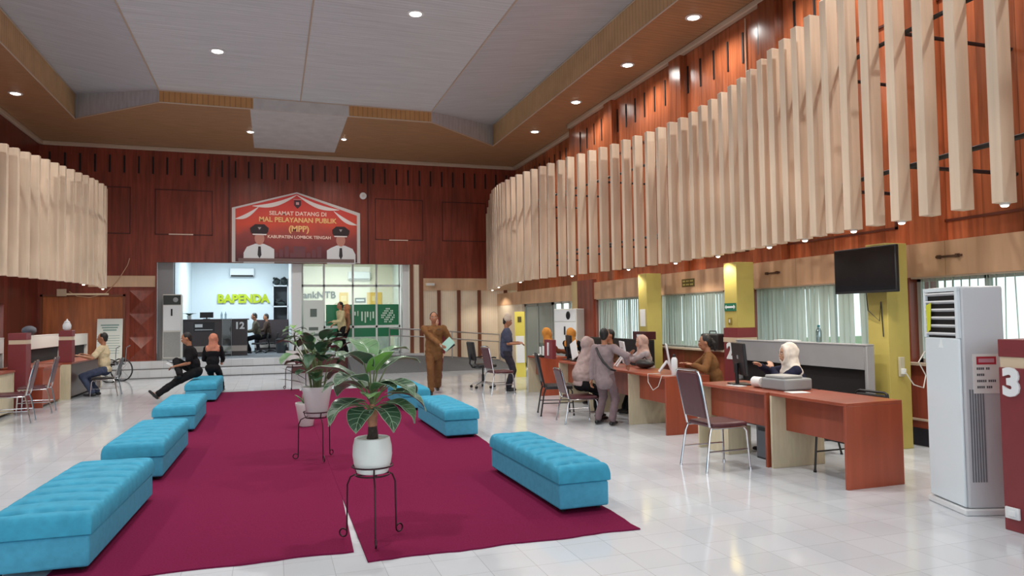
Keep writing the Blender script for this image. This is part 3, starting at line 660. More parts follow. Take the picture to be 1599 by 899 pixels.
def office_chair(loc, heading, label, arms=True, col=BLACK_VINYL, zs=1.0):
    t = thing('office_chair', label, 'office chair', loc, heading - PI / 2); t.scale = (1, 1, zs)
    MB().box(-.23, .23, -.2, .25, .45, .53).build('seat', col, t, bevel=.035, segs=3)
    b = MB(); b.obox((0, -.27, .82), (.4, .055, .42), Matrix.Rotation(math.radians(8), 3, 'X')); b.build('backrest', col, t, bevel=.025, segs=3)
    MB().tube([(0, -.05, .44), (0, -.25, .46), (0, -.31, .55), (0, -.285, .75)], .02, 8).build('back_support', BLACK, t, smooth=True)
    MB().tube([(0, 0, .1), (0, 0, .3)], .03, 10).tube([(0, 0, .3), (0, 0, .45)], .018, 10).build('gas_lift', BLACK, t, smooth=True)
    base = MB()
    for k in range(5):
        a = 2 * PI * k / 5 + .3; base.tube([(0, 0, .13), (.15 * math.cos(a), .15 * math.sin(a), .11), (.27 * math.cos(a), .27 * math.sin(a), .075)], [.025, .018, .014], 8)
    base.build('star_base', STEEL, t, smooth=True)
    for k in range(5):
        a = 2 * PI * k / 5 + .3; c = V((.27 * math.cos(a), .27 * math.sin(a), .03)); d = V((-math.sin(a), math.cos(a), 0))
        MB().tube([c - d * .02, c + d * .02], .03, 12).build('caster', BLACK, t, smooth=True)
    if arms:
        for sx in (-1, 1): MB().tube([(sx * .22, -.1, .47), (sx * .29, -.08, .5), (sx * .29, -.05, .66), (sx * .28, .15, .68), (sx * .27, .2, .67)], .018, 8).build('armrest', BLACK, t, smooth=True)
    return t
office_chair((4.45, 15.35, 0), .1, 'black swivel office chair on steel star base behind the capped man')
office_chair((5.77, 8.40, 0), PI * .75, 'dark office chair under the woman in brown uniform', False, zs=.66)
office_chair((5.75, 10.2, 0), PI, 'office chair hidden behind desk, under the dusty pink headscarf', False, zs=.66)
office_chair((5.75, 11.5, 0), PI, 'office chair under the dark-haired clerk behind the white board', False, zs=.66)
office_chair((5.64, 14.42, 0), -.17, 'office chair under the first orange headscarf', False, zs=.66)
office_chair((5.84, 13.6, 0), .7, 'black office chair under the orange headscarf beside number 1', False, zs=.66)

def desk(x0, x1, y0, y1, label, h=.755, near=DESK_RED_X, far=DESK_BEIGE, mz=.37, modesty=DESK_RED, recess=.17, name='desk', cat='desk', group='red and beige desks facing the waiting area'):
    t = thing(name, label, cat, (x0, y0, 0), 0, group); w = x1 - x0; d = y1 - y0
    MB().box(0, w, 0, d, h - .03, h).build('desktop', DESK_RED, t, bevel=.004)
    MB().box(.0, w, 0, .03, 0, h - .03).build('end_panel', near, t, bevel=.003)
    MB().box(.0, w, d - .03, d, 0, h - .03).build('end_panel', far, t, bevel=.003)
    MB().box(recess, recess + .02, .03, d - .03, mz, h - .03).build('modesty_panel', modesty, t)
    return t
desk(4.76, 5.40, 5.04, 6.05, 'red desk with wide end panel, nearest the tall air conditioner')
desk(4.74, 5.40, 6.08, 7.32, 'red and beige desk with the black monitor, beside number 2')
desk(4.82, 5.48, 8.16, 9.2, 'red desk with white bottle and white monitor, before brown uniform')
desk(4.85, 5.5, 9.23, 10.6, 'red desk behind the standing child in grey')
desk(4.9, 5.55, 10.65, 12.0, 'red and beige desk behind the seated mauve headscarf')
desk(5.02, 5.6, 13.2, 13.98, 'red and beige desk where the capped man stands')
# left counters
def ldesk(y0, y1, label, front, near, x0=-4.72, x1=-4.1, h=.755):
    t = thing('counter_desk', label, 'desk', (x0, y0, 0), 0, 'counters beside the low maroon posts'); w = x1 - x0; d = y1 - y0
    MB().box(0, w, 0, d, h - .035, h).build('desktop', DESK_RED, t, bevel=.004)
    MB().box(0, w - .02, 0, .035, 0, h - .035).build('end_panel', near, t)
    MB().box(0, w - .02, d - .035, d, 0, h - .035).build('end_panel', DESK_BEIGE, t)
    MB().box(w - .06, w - .03, .035, d - .035, 0.05, h - .035).build('front_panel', front, t)
ldesk(12.3, 14.6, 'beige-fronted counter with the orange box, nearest the entrance', DESK_BEIGE, DESK_BEIGE, x1=-4.24, h=.76)
ldesk(15.4, 16.6, 'red-ended counter between the two low maroon posts', DESK_RED, DESK_RED_X, x1=-4.02)
ldesk(16.82, 19.6, 'dark brown counter with beige end where the cream-shirted man sits', DARK_BROWN, DESK_BEIGE, x1=-3.9)

def low_post(x, y, zt, label, num=None, w=.36, b0=None):
    t = thing('partition_post', label, 'post', (x, y, 0), 0, 'low maroon posts marking the counters')
    MB().box(0, w, 0, w, 0, zt - .2).build('lower_block', MAROON, t, bevel=.005)
    MB().box(.008, w - .008, .008, w - .008, zt - .2, zt - .125).build('pale_stripe', mat('pale_stripe', (206, 186, 160), .5), t)
    MB().box(0, w, 0, w, zt - .125, zt).build('top_block', MAROON, t, bevel=.005)
    if num: text(num, .255, WHITE, t, (-.006, w - .095, zt - .31), FACE_X, bold=.014, extrude=.008)
    return t
    return t
low_post(4.93, 3.1, 1.345, 'maroon low post with white number 3 beside the tall air conditioner', '3', .66)
low_post(-4.45, 14.9, 1.4, 'maroon low post nearer the entrance, between two counters', w=.28)
t = low_post(-4.16, 16.9, .66, 'maroon low post carrying the small white jar', w=.24)
t.location.z = .757
t = thing('partition_post', 'maroon low block with white number 1 before the orange headscarves', 'post', (5.0, 12.55, .755), 0, 'low maroon posts marking the counters')
MB().box(0, .08, 0, .42, 0, .36).build('lower_block', MAROON, t, bevel=.004); text('1', .33, WHITE, t, (-.006, .2, .17), FACE_X, bold=.012, extrude=.008)
t = thing('power_socket', 'white wall socket near the floor on the post numbered 3', 'socket', (4.927, 3.69, .12))
MB().box(-.02, 0, -.05, .05, -.03, .05).build('face_plate', WHITE, t, bevel=.004); MB().box(-.035, -.02, -.03, .02, -.01, .03).build('plug', WHITE, t, bevel=.004)

def shelf_unit(x, y0, y1, zt, label, panel=SILVER_GREY, ph=.27, name='back_cabinet', inner=DARK, sg=1):
    """low partition: pale board on top, dark recess below; front towards -x * sg"""
    t = thing(name, label, 'partition', (x, y0, 0)); d = y1 - y0
    bx = lambda a, b: (min(a * sg, b * sg), max(a * sg, b * sg))
    MB().box(*bx(0, .03), .04, d - .04, zt - ph, zt).build('front_panel', panel, t, bevel=.006)
    MB().box(*bx(-.005, .11), 0, d, zt, zt + .02).build('top_board', panel, t, bevel=.006)
    for yy in (0, d - .04): MB().box(*bx(0, .11), yy, yy + .04, 0, zt).build('side_board', panel, t, bevel=.008)
    MB().box(*bx(.08, .105), .04, d - .04, 0, zt).build('back_board', inner, t)
    return t
shelf_unit(6.33, 6.36, 8.75, 1.17, 'long silver-grey partition with dark hollow behind the white headscarf', name='counter_partition')
shelf_unit(6.3, 11.2, 13.8, 1.1, 'long black partition behind the clerks and number 1', BLACK, name='counter_partition')
WHP = mat('white_partition_board', (222, 222, 218), .4)
shelf_unit(-4.75, 16.6, 19.6, 1.3, 'white-topped partition between the two low maroon posts', WHP, .27, name='counter_partition', sg=-1)
shelf_unit(-4.75, 20.2, 22.1, 1.27, 'white-topped partition beyond the post with the jar', WHP, .27, name='counter_partition', sg=-1)
shelf_unit(-4.75, 12.4, 15.7, 1.29, 'white-topped partition nearest the entrance, behind orange box', WHP, .27, name='counter_partition', sg=-1)

# floor-standing air conditioners
def floor_ac(loc, heading, label, w=.46, d=.33, h=1.7, style='grille'):
    t = thing('floor_air_conditioner', label, 'air conditioner', loc, heading - PI / 2)   # local +y is the front
    MB().box(-w / 2, w / 2, -d, 0, .05, h).build('cabinet', OFFWHITE if style != 'grille' else mat('white_grey_casing', (206, 210, 214), .35), t, bevel=.02, segs=3)
    MB().box(-w / 2 - .015, w / 2 + .015, -d, .03, 0, .05).build('plinth', GREY_PL if style != 'grille' else WHITE, t, bevel=.01)
    if style == 'grille':
        MB().box(-w / 2 + .005, w / 2 - .005, 0, .022, .06, h - .4).build('front_panel', WHITE_GLOSS, t, bevel=.01)
        MB().box(-w / 2 + .005, w / 2 - .005, 0, .022, h - .035, h - .005).box(-w / 2 + .005, -w / 2 + .04, 0, .022, h - .4, h - .03).box(w / 2 - .04, w / 2 - .005, 0, .022, h - .4, h - .03).build('outlet_frame', WHITE_GLOSS, t)
        MB().box(-w / 2 + .04, w / 2 - .04, -.001, .004, h - .4, h - .03).build('outlet_recess', DARK, t)
        for k in range(6):
            b = MB(); b.obox((0, .014, h - .37 + .063 * k), (w - .08, .03, .012), Matrix.Rotation(.5, 3, 'X')); b.build('louvre', WHITE, t)
        b = MB(); b.prism([(.1, .03, h - .12), (.17, .03, h - .14), (.165, .03, h - .36), (.12, .03, h - .34)], (0, .003, 0)); rb = b.build('yellow_ribbon', mat('yellow_ribbon', (216, 220, 60), .5), t)
        MB().prism([(-.035, .022, .95 + .42 - .11), (.035, .022, 1.26), (0, .022, 1.34)], (0, .002, 0)).build('emblem', mat('pale_emblem', (240, 250, 252), .3, emit=0), t)
        sd = MB()
        for k in range(6): sd.box(-w / 2 - .004, -w / 2 + .002, -.05 - k * .02, -.04 - k * .02, .25, .95)
        sd.build('side_vents', mat('vent_grey', (120, 124, 130), .5), t)
        pp = MB().box(-w / 2 - .006, -w / 2 - .002, -.29, -.07, .92, 1.22).build('notice', PAPER, t)
        MB().box(-w / 2 - .0075, -w / 2 - .006, -.25, -.1, 1.14, 1.2).build('red_heading', mat('notice_red', (190, 40, 60), .5), pp)
        ln = MB()                                                   # the words are too blurred to read: rows of short marks
        for k, words in enumerate(((.05, .03), (.055,), (.075, .06), (.06, .04))):
            yy = -.1
            for wd in words:
                while wd > 0: ln.box(-w / 2 - .0072, -w / 2 - .006, yy - .011, yy, 1.1 - .047 * k, 1.118 - .047 * k); yy -= .015; wd -= .015
                yy -= .012
        ln.build('print', mat('notice_grey', (92, 96, 102), .6), pp)
        MB().box(-w / 2 - .0085, -w / 2 - .0075, -.235, -.115, 1.155, 1.185).build('heading_mark', mat('notice_pink', (214, 160, 176), .5), pp)
    else:
        MB().box(-w / 2 + .02, w / 2 - .02, 0, .012, h - .3, h - .03).build('outlet_recess', mat('dark_green_grille', (52, 58, 54), .5) if style == 'old' else WHITE, t)
        MB().ell((-.09, .015, h - .16), (.07, .012, .07) if style == 'old' else (.06, .012, .1)).build('swirl_mark', GREY_PL if style == 'old' else BLACK, t, smooth=2)
        MB().box(-w / 2 + .02, w / 2 - .02, 0, .012, h * .45, h - .32).build('front_panel', WHITE, t, bevel=.006)
        MB().box(-.012, .03, .012, .02, h - .62, h - .42).build('display', DARK, t)
        MB().box(-w / 2 + .03, w / 2 - .03, 0, .012, .1, h * .43).build('intake_grille', mat('grille_grey', (150, 152, 150), .6, var=.2, scale=120), t)
    return t
floor_ac((5.074, 4.314, 0), math.atan2(.315, -.949), 'tall white floor air conditioner with yellow ribbon, beside number 3', h=1.74)
floor_ac((-2.73, 22.6, .46), -PI / 2 + .0, 'tall white floor air conditioner on the platform beside the grey pillar', w=.5, d=.35, h=1.9, style='old')
floor_ac((6.62, 15.75, 0), -PI * .8, 'tall white floor air conditioner by the far door, behind orange headscarves', w=.62, d=.4, h=1.74, style='pale')

# television on its bracket
t = thing('television', 'black flat television on a wall bracket over the yellow pillar', 'television', (6.42, 6.43, 1.77))
M_ = rotz(.03)
b = MB(); b.obox((0, 0, .26), (.05, .87, .52), M_); b.build('casing', BLACK, t, bevel=.01)
b = MB(); b.obox((-.027, 0, .265), (.004, .84, .47), M_); b.build('screen', SCREEN, t)
MB().box(.02, .2, -.05, .02, .2, .3).build('bracket', BLACK, t)
MB().tube([(.05, .05, .02), (.12, .1, -.2), (.16, -.02, -.32), (.17, -.04, -.1), (.17, -.06, -.5)], .006, 6).build('cable', BLACK, t, smooth=True)

# signs on the window wall
t = thing('exit_arrow_sign', 'small green arrow sign on the yellow pillar above number 2', 'sign', (6.597, 9.23, 1.66))
MB().box(-.006, 0, -.14, .14, -.06, .06).build('board', mat('exit_green', (30, 110, 80), .4), t)
MB().box(-.008, -.006, -.1, .1, -.014, .014).prism([(-.006, .13, 0), (-.006, .09, .035), (-.006, .09, -.035)], (-.002, 0, 0)).prism([(-.006, -.13, 0), (-.006, -.09, .035), (-.006, -.09, -.035)], (-.002, 0, 0)).build('arrow', WHITE, t)
t = thing('wall_plaque', 'brown plaque with two blurred lines on the beige band', 'plaque', (WX - .012, 11.2, 2.13))
MB().box(-.012, 0, -.2, .2, -.07, .07).build('board', mat('plaque_brown', (96, 84, 44), .4), t)
ln = MB()
for zz in (.016, -.046):
    for k in range(13):
        if k not in (4, 9): ln.box(-.014, -.012, -.165 + .0255 * k, -.146 + .0255 * k, zz, zz + .03)
ln.build('print', mat('plaque_gold', (196, 180, 110), .4), t)
t = thing('notice_sheet', 'white paper sheet taped to the middle yellow pillar', 'paper', (6.597, 11.94, 1.55)); MB().box(-.003, 0, -.1, .1, -.2, .12).build('sheet', PAPER, t)
for y, lab in ((5.95, 'broken dark bracket on the beige band near the air conditioner'), (8.9, 'small dark bracket on the beige band above the silver-grey partition')):
    t = thing('wall_bracket', lab, 'bracket', (WX - .012, y, 2.16)); MB().box(-.02, 0, -.16, .16, -.012, .012).box(-.04, 0, -.13, -.1, -.02, .02).box(-.04, 0, .1, .13, -.02, .02).build('plate', mat('rusty_brown', (80, 52, 34), .6), t)
for loc, lab in (((6.597, 9.24, 1.45), 'small brown switch on the yellow pillar above number 2'), ((WX - .012, 15.7, 1.33), 'small white switch on the red wall beside the far window')):
    t = thing('light_switch', lab, 'switch', loc); MB().box(-.012, 0, -.04, .04, -.05, .05).build('plate', mat('ochre_plate', (150, 130, 50), .5) if 'brown' in lab else WHITE, t, bevel=.003)
    MB().box(-.018, -.012, -.015, .015, -.025, .025).build('rocker', OFFWHITE, t)
t = thing('power_socket', 'white double socket with plugged cord on the yellow television pillar', 'socket', (6.75, 6.305, .93))
MB().box(-.035, .035, -.03, 0, -.11, .11).build('face_plate', mat('cream_plate', (190, 184, 160), .5), t, bevel=.005); MB().box(-.025, .025, -.06, -.03, -.08, -.02).build('plug', WHITE, t, bevel=.004)
MB().tube([(0, -.06, -.05), (.08, -.1, -.2), (.22, -.1, -.24), (.26, -.1, -.1), (.16, -.1, .05), (.25, -.1, .16), (.3, -.1, .18)], .007, 6).build('cord', OFFWHITE, t, smooth=True)
t = thing('green_notice_board', 'bright green printed notice standing behind the number 3 post', 'notice', (5.75, 3.9, 1.1))
MB().box(-.01, .01, -.35, .2, .0, .55).build('board', mat('notice_green', (120, 206, 132), .5), t, bevel=.003)
MB().box(-.013, -.01, -.3, .15, .29, .31).box(-.013, -.01, .03, .09, .42, .48).build('print', mat('notice_print', (60, 120, 80), .5), t)
MB().box(-.03, .03, -.1, .0, -1.1, 0).build('stand', GREY_PL, t)

# items on the sill and desks
t = thing('shoulder_bag', 'black rectangular bag on the sill above the brown uniform', 'bag', (7.06, 10.35, .962))
MB().box(-.11, .06, -.24, .24, 0, .27).build('body', BLACK_VINYL, t, bevel=.03, segs=3); MB().tube([(-.02, -.1, .27), (-.02, -.09, .31), (-.02, .09, .31), (-.02, .1, .27)], .01, 6).build('handle', BLACK, t, smooth=True)
MB().box(-.116, -.11, -.03, .03, .2, .23).build('label_patch', WHITE, t)
t = thing('water_bottle', 'clear plastic bottle with dark cap on the silver-grey partition', 'bottle', (6.38, 7.15, 1.192))
MB().lathe([(.03, 0), (.034, .01), (.034, .14), (.014, .18), (.014, .19)], 16).build('body', glassy('bottle_plastic', (200, 215, 220), .25), t, smooth=True); MB().lathe([(.016, .188), (.016, .21)], 12).build('cap', mat('teal_cap', (30, 110, 120), .4), t)
t = thing('paper_stack', 'flat white paper lying on the silver-grey partition', 'paper', (6.39, 7.75, 1.192)); MB().box(-.06, .08, -.18, .18, 0, .012).build('sheets', PAPER, t)

def monitor(loc, heading, label, w=.5, h=.32, col=BLACK, back=BLACK, logo=True, name='monitor', tilt=.08):
    t = thing(name, label, 'monitor', loc, heading - PI / 2)      # screen faces local +y
    M = Matrix.Rotation(tilt, 3, 'X'); b = MB(); b.obox((0, 0, .11 + h / 2), (w, .035, h), M); b.build('casing', back, t, bevel=.008)
    b = MB(); b.obox(M @ V((0, .019, 0)) + V((0, 0, .11 + h / 2)), (w - .03, .004, h - .03), M); b.build('screen', SCREEN, t)
    MB().tube([(0, -.03, .01), (0, -.035, .24)], .022, 8).build('stand', col, t, smooth=True)
    MB().box(-.13, .13, -.11, .09, 0, .014).build('foot', col, t, bevel=.005)
    if logo:
        b = MB(); b.obox((0, -.022, .13 + h / 2), (.05, .003, .04), M); b.build('logo', GREY_PL, t)
    return t
monitor((5.02, 6.88, .757), -.35, 'black monitor with its back turned, beside number 2', .46, .36)
t = thing('printer', 'grey dot-matrix printer with white roll on the red desk', 'printer', (5.12, 6.22, .757), .06)
MB().box(-.17, .19, -.16, .2, 0, .12).build('body', GREY_PL, t, bevel=.02, segs=3); MB().box(-.15, .1, -.12, .16, .12, .15).build('lid', mat('printer_grey', (172, 174, 172), .45), t, bevel=.01)
MB().tube([(-.12, .23, .06), (-.12, .36, .06)], .055, 18).build('paper_roll', PAPER, t, smooth=True)
MB().box(-.12, .12, .2, .4, .004, .01).build('tray', OFFWHITE, t)
t = thing('paper_sheet', 'white paper lying across the near edge of desk 2', 'paper', (4.93, 6.75, .757), .1); MB().box(-.1, .0, -.1, .12, 0, .006).build('sheet', PAPER, t)
t = thing('paper_sheet', 'loose white paper on the nearest red desk', 'paper', (5.0, 5.93, .757), -.2); MB().box(-.1, .1, -.08, .08, 0, .004).build('sheet', PAPER, t)
t = thing('white_bottle', 'white tumbler bottle with dark cap on the red desk end', 'bottle', (5.02, 8.27, .757))
MB().lathe([(.038, 0), (.042, .006), (.042, .2), (.034, .225), (.02, .24)], 18).build('body', WHITE, t, smooth=True); MB().lathe([(.02, .238), (.02, .272), (.014, .28)], 14).build('cap', BLACK, t, smooth=True)
def white_monitor(loc, heading, label):
    t = thing('white_monitor', label, 'monitor', loc, heading - PI / 2); M = Matrix.Rotation(.16, 3, 'X')
    b = MB(); b.obox((0, 0, .22), (.4, .02, .36), M); b.build('casing', WHITE, t, bevel=.008)
    b = MB(); b.obox(M @ V((0, .0125, 0)) + V((0, 0, .22)), (.37, .004, .32), M); b.build('screen', SCREEN, t)
    for sx in (-1, 1): MB().tube([(sx * .07, -.02, .16), (sx * .1, -.13, .012)], .014, 8).tube([(sx * .07, -.02, .16), (sx * .09, .06, .012)], .012, 8).build('leg', WHITE, t, smooth=True)
    b = MB(); b.obox(M @ V((0, -.012, .08)) + V((0, 0, .22)), (.16, .003, .012), M); b.build('print', GREY_PL, t)
    return t
white_monitor((5.2, 8.72, .757), -.5, 'white screen on spread legs on the desk with the bottle')
white_monitor((5.2, 10.05, .757), -.3, 'white screen behind the raised arm of the standing child')
t = thing('cable', 'thin white cable hanging down the red desk front', 'cable', (4.98, 8.45, .757)); MB().tube([(.02, .15, .004), (-.166, .16, .006), (-.175, .14, -.1), (-.172, .02, -.2), (-.172, -.12, -.14), (-.172, -.2, -.02), (-.165, -.2, .006), (0, -.22, .004)], .005, 6).build('cord', OFFWHITE, t, smooth=True)
t = thing('handbag', 'soft black handbag lying on the desk by pink headscarf', 'bag', (5.32, 9.6, .757)); MB().ell((0, 0, .07), (.12, .2, .07)).build('body', BLACK_VINYL, t, smooth=2); MB().tube([(0, -.1, .12), (0, 0, .17), (0, .1, .12)], .008, 6).build('handle', BLACK, t, smooth=True)
t = thing('cardboard_box', 'plain beige box standing under the desk behind chrome chair', 'box', (4.95, 6.95, 0)); MB().box(-.17, .13, -.16, .2, 0, .3).build('carton', DESK_BEIGE, t, bevel=.004); MB().box(-.175, .135, .0, .04, .295, .302).build('tape', TRIM_PALE, t)
t = thing('computer_tower', 'black computer tower under the desk with black monitor', 'computer', (5.17, 6.45, 0)); MB().box(-.2, .2, -.09, .1, .0, .4).build('case', BLACK, t, bevel=.006); MB().box(-.206, -.2, -.08, .09, .02, .38).build('front', mat('tower_front', (88, 92, 98), .3), t); MB().box(-.209, -.206, -.05, .06, .3, .34).build('drive_slot', BLACK, t)
# desk 1 items
monitor((5.2, 12.2, .757), -.2, 'black monitor beside the white number 1', .42, .34, logo=False)
t = thing('acrylic_stand', 'clear acrylic stand with white sheets on desk 1', 'stand', (5.12, 13.35, .757)); MB().box(-.01, .01, -.16, .2, 0, .28).build('holder', GLASS, t); MB().box(-.014, -.011, -.1, .0, .03, .22).box(-.014, -.011, .06, .16, .05, .2).build('sheets', PAPER, t); MB().box(-.1, .1, -.16, .2, 0, .006).build('foot', GLASS_GREY, t)
t = thing('tablet_sign', 'tilted white card sign on the desk beside number 1', 'sign', (5.1, 11.75, .757)); b = MB(); b.obox((0, 0, .2), (.012, .26, .3), Matrix.Rotation(-.35, 3, 'X')); b.build('card', PAPER, t); MB().box(-.04, .04, -.1, .1, 0, .02).build('foot', BLACK, t)
t = thing('paper_pile', 'untidy pile of white papers before the capped man', 'papers', (5.25, 13.75, .757))
for k in range(4):
    b = MB(); b.obox((random.uniform(-.06, .06), random.uniform(-.08, .08), .005 + .009 * k), (.21, .29, .007), rotz(random.uniform(-.6, .6))); b.build('sheet', PAPER, t)
t = thing('red_cabinet_top', 'dark red box with small white plate behind the clerks', 'box', (6.3, 11.3, 1.122)); MB().box(0, .2, 0, .5, 0, .14).build('body', mat('dark_red_box', (70, 26, 30), .4), t, bevel=.004); MB().box(-.004, 0, .18, .34, .05, .09).build('plate', WHITE, t)
# yellow standing banner near the door
t = thing('standing_banner', 'yellow and white standing banner leaning near the far door', 'banner', (6.12, 17.6, 0), -.5)
b = MB(); b.obox((0, 0, .85), (.26, .01, 1.7), Matrix.Rotation(.06, 3, 'X')); b.build('sheet', mat('banner_yellow', (228, 214, 96), .5), t)
b = MB(); b.obox((0, -.012, .72), (.22, .004, .7), Matrix.Rotation(.06, 3, 'X')); b.build('white_area', PAPER, t); MB().tube([(0, .06, 1.5), (0, .45, 0)], .01, 6).build('strut', BLACK, t)
b = MB(); b.obox((0, -.06, 1.5), (.1, .004, .14), Matrix.Rotation(.06, 3, 'X')); b.build('emblem', mat('banner_dark', (90, 80, 40), .5), t)

# left side small things
t = thing('orange_box', 'orange cardboard box on the counter nearest the entrance', 'box', (-4.42, 13.6, .762)); MB().box(-.16, .16, -.14, .14, 0, .2).build('carton', mat('orange_carton', (232, 108, 66), .5), t, bevel=.006); MB().box(-.165, .165, -.145, .145, .17, .205).build('lid', mat('orange_lid', (240, 124, 84), .5), t, bevel=.006)
t = thing('tray', 'low pinkish tray of papers on the counter nearest the entrance', 'tray', (-4.4, 13.0, .762)); MB().box(-.15, .15, -.2, .2, 0, .06).build('tray_body', mat('pink_tray', (208, 140, 128), .5), t, bevel=.01); MB().box(-.12, .12, -.16, .16, .06, .075).build('papers', PAPER, t)
t = thing('jar', 'small white lidded jar on top of a low maroon post', 'jar', (-4.04, 17.02, 1.42)); MB().lathe([(.05, 0), (.075, .03), (.08, .1), (.06, .15), (.05, .155)], 18).build('body', WHITE, t, smooth=True); MB().lathe([(.052, .156), (.055, .175), (.02, .2), (.018, .22), (.004, .235)], 16).build('lid', WHITE, t, smooth=True)
t = thing('grey_cap', 'grey rounded cap lying on the white partition shelf', 'cap', (-4.82, 17.4, 1.322)); MB().ell((0, 0, .102), (.12, .26, .1)).build('crown', mat('cap_grey', (80, 84, 96), .8), t, smooth=2)
t = thing('wheelchair', 'silver wheelchair parked behind the man in cream', 'wheelchair', (-3.93, 21.35, 0), 1.2)
for sx in (-.26, .26):
    MB().tube([(sx, .3 * math.cos(a), .3 + .3 * math.sin(a)) for a in [2 * PI * k / 24 for k in range(24)]], .018, 6, closed=True).build('wheel', BLACK, t, smooth=True)
    sp = MB()
    for k in range(8): sp.tube([(sx, 0, .3), (sx, .29 * math.cos(k * PI / 4), .3 + .29 * math.sin(k * PI / 4))], .005, 4)
    sp.build('spokes', CHROME, t)
    MB().tube([(sx * .85, -.25, .95), (sx * .85, -.15, .9), (sx * .85, -.12, .45), (sx * .85, .3, .45), (sx * .85, .42, .12)], .014, 6).build('side_frame', CHROME, t, smooth=True)
    MB().tube([(sx * .9 - .015, .4, .075), (sx * .9 + .015, .4, .075)], .075, 14).build('caster', GREY_PL, t, smooth=True)
MB().box(-.21, .21, -.1, .3, .45, .49).build('seat', BLACK_VINYL, t, bevel=.01)
t = thing('display_board', 'white printed display board leaning on the wall above the steps', 'poster', (-4.33, 22.62, .46))
b = MB(); b.obox((0, .04, .62), (.64, .015, 1.2), Matrix.Rotation(-.1, 3, 'X')); b.build('board', mat('poster_white', (226, 232, 226), .5), t)
b = MB(); Mx = Matrix.Rotation(-.1, 3, 'X')
for k in range(3): b.obox(Mx @ V((0, -.01, .42 - .07 * k)) + V((0, .04, .62)), (.46 - .06 * k, .003, .035), Mx)
for k in range(8): b.obox(Mx @ V((0, -.01, .12 - .07 * k)) + V((0, .04, .62)), (.5, .003, .012), Mx)
b.build('print', mat('poster_print', (120, 156, 150), .5), t)
t = thing('wall_tube_lamp', 'pale tube lamp above the orange wall panel', 'lamp', (-5.0, 22.76, 2.38)); MB().box(-.65, .62, -.03, 0, -.03, .02).build('tube', mat('tube_pale', (236, 214, 180), .4), t, bevel=.005); MB().box(-.65, -.42, -.05, 0, -.06, .14).build('ballast', mat('ballast_cream', (200, 176, 150), .5), t, bevel=.005)
t = thing('hanging_cable', 'pale cable looping down the red wall to the lamp', 'cable', (-3.86, 22.77, 3.3))
MB().tube([(.0, 0, .1), (-.05, -.01, -.1), (-.3, -.01, -.55), (-.6, -.01, -.9), (-1.0, -.015, -1.02), (-1.3, -.015, -.98), (-1.5, -.015, -.85)], .012, 6).build('cord', mat('cable_pale', (190, 150, 120), .5), t, smooth=True)
t = thing('wall_disc', 'round white disc high on the red wall beside the banner', 'wall disc', (2.73, 22.795, 5.46)); b = MB(); b.tube([(0, 0, 0), (0, -.05, 0)], .11, 24); b.build('cover', WHITE, t, smooth=True, bevel=.015); MB().tube([(0, -.05, 0), (0, -.055, 0)], .05, 20).build('centre', OFFWHITE, t)
t = thing('small_lamp', 'small pale box lamp at the edge of the beige band', 'lamp', (4.85, 22.76, 2.66)); MB().box(-.15, .15, -.05, 0, -.05, .05).build('casing', mat('lamp_cream', (232, 214, 184), .4), t, bevel=.01); MB().box(-.13, .13, -.056, -.05, -.03, .03).build('cover', WHITE, t)

# railing on the ramp
t = thing('handrail', 'steel two-bar handrail sloping along the ramp', 'railing', (3.45, 22.3, .44))
MB().tube([(0, 0, .83), (1.0, 0, .77), (3.6, 0, .56)], .022, 8).build('top_bar', STEEL, t, smooth=True)
MB().tube([(0, 0, .6), (1.0, 0, .55), (3.6, 0, .33)], .018, 8).build('lower_bar', STEEL, t, smooth=True)
for xx, zb in ((0, -.04), (.35, -.05), (2.0, -.16), (3.6, -.3)): MB().tube([(xx, 0, zb), (xx, 0, .83 - .075 * xx)], .02, 8).build('post', STEEL, t, smooth=True)

# ------------------------------------------------------------------ welcome banner
t = thing('welcome_banner', 'red gabled welcome banner with two uniformed portraits over the opening', 'banner', (.74, 22.76, 3.32))
def bx(px): return px          # board spans -1.88 .. 1.89
MB().prism([(-1.88, 0, 0), (1.89, 0, 0), (1.89, 0, 1.58), (-.02, 0, 2.17), (-1.88, 0, 1.63)], (0, .03, 0)).build('frame_board', mat('banner_frame', (206, 200, 196), .5), t)
def bmat():
    m = mat('banner_red', (186, 44, 46), .5); nt = m.node_tree; b = nt.nodes['Principled BSDF']; N = nt.nodes.new; L = nt.links.new
    g = N('ShaderNodeNewGeometry'); sp = N('ShaderNodeSeparateXYZ'); L(g.outputs['Position'], sp.inputs[0])
    n = N('ShaderNodeTexNoise'); n.inputs['Scale'].default_value = 1.6; L(g.outputs['Position'], n.inputs['Vector'])
    a = N('ShaderNodeMath'); a.operation = 'MULTIPLY_ADD'; a.inputs[1].default_value = .7; L(n.outputs['Fac'], a.inputs[0]); L(sp.outputs[2], a.inputs[2])
    r = N('ShaderNodeValToRGB'); mr = N('ShaderNodeMapRange'); mr.inputs['From Min'].default_value = 3.6; mr.inputs['From Max'].default_value = 5.9; L(a.outputs[0], mr.inputs['Value']); L(mr.outputs[0], r.inputs[0])
    e = r.color_ramp.elements; e[0].color = (*s2l((70, 34, 44)), 1); e[1].color = (*s2l((200, 44, 50)), 1); q = r.color_ramp.elements.new(.38); q.color = (*s2l((150, 66, 60)), 1); q = r.color_ramp.elements.new(.55); q.color = (*s2l((206, 74, 52)), 1)
    L(r.outputs[0], b.inputs['Base Color']); return m
face = MB().prism([(-1.78, -.01, .02), (1.79, -.01, .02), (1.79, -.01, 1.5), (-.02, -.01, 2.12), (-1.78, -.01, 1.6)], (0, .009, 0)).build('printed_face', bmat(), t)
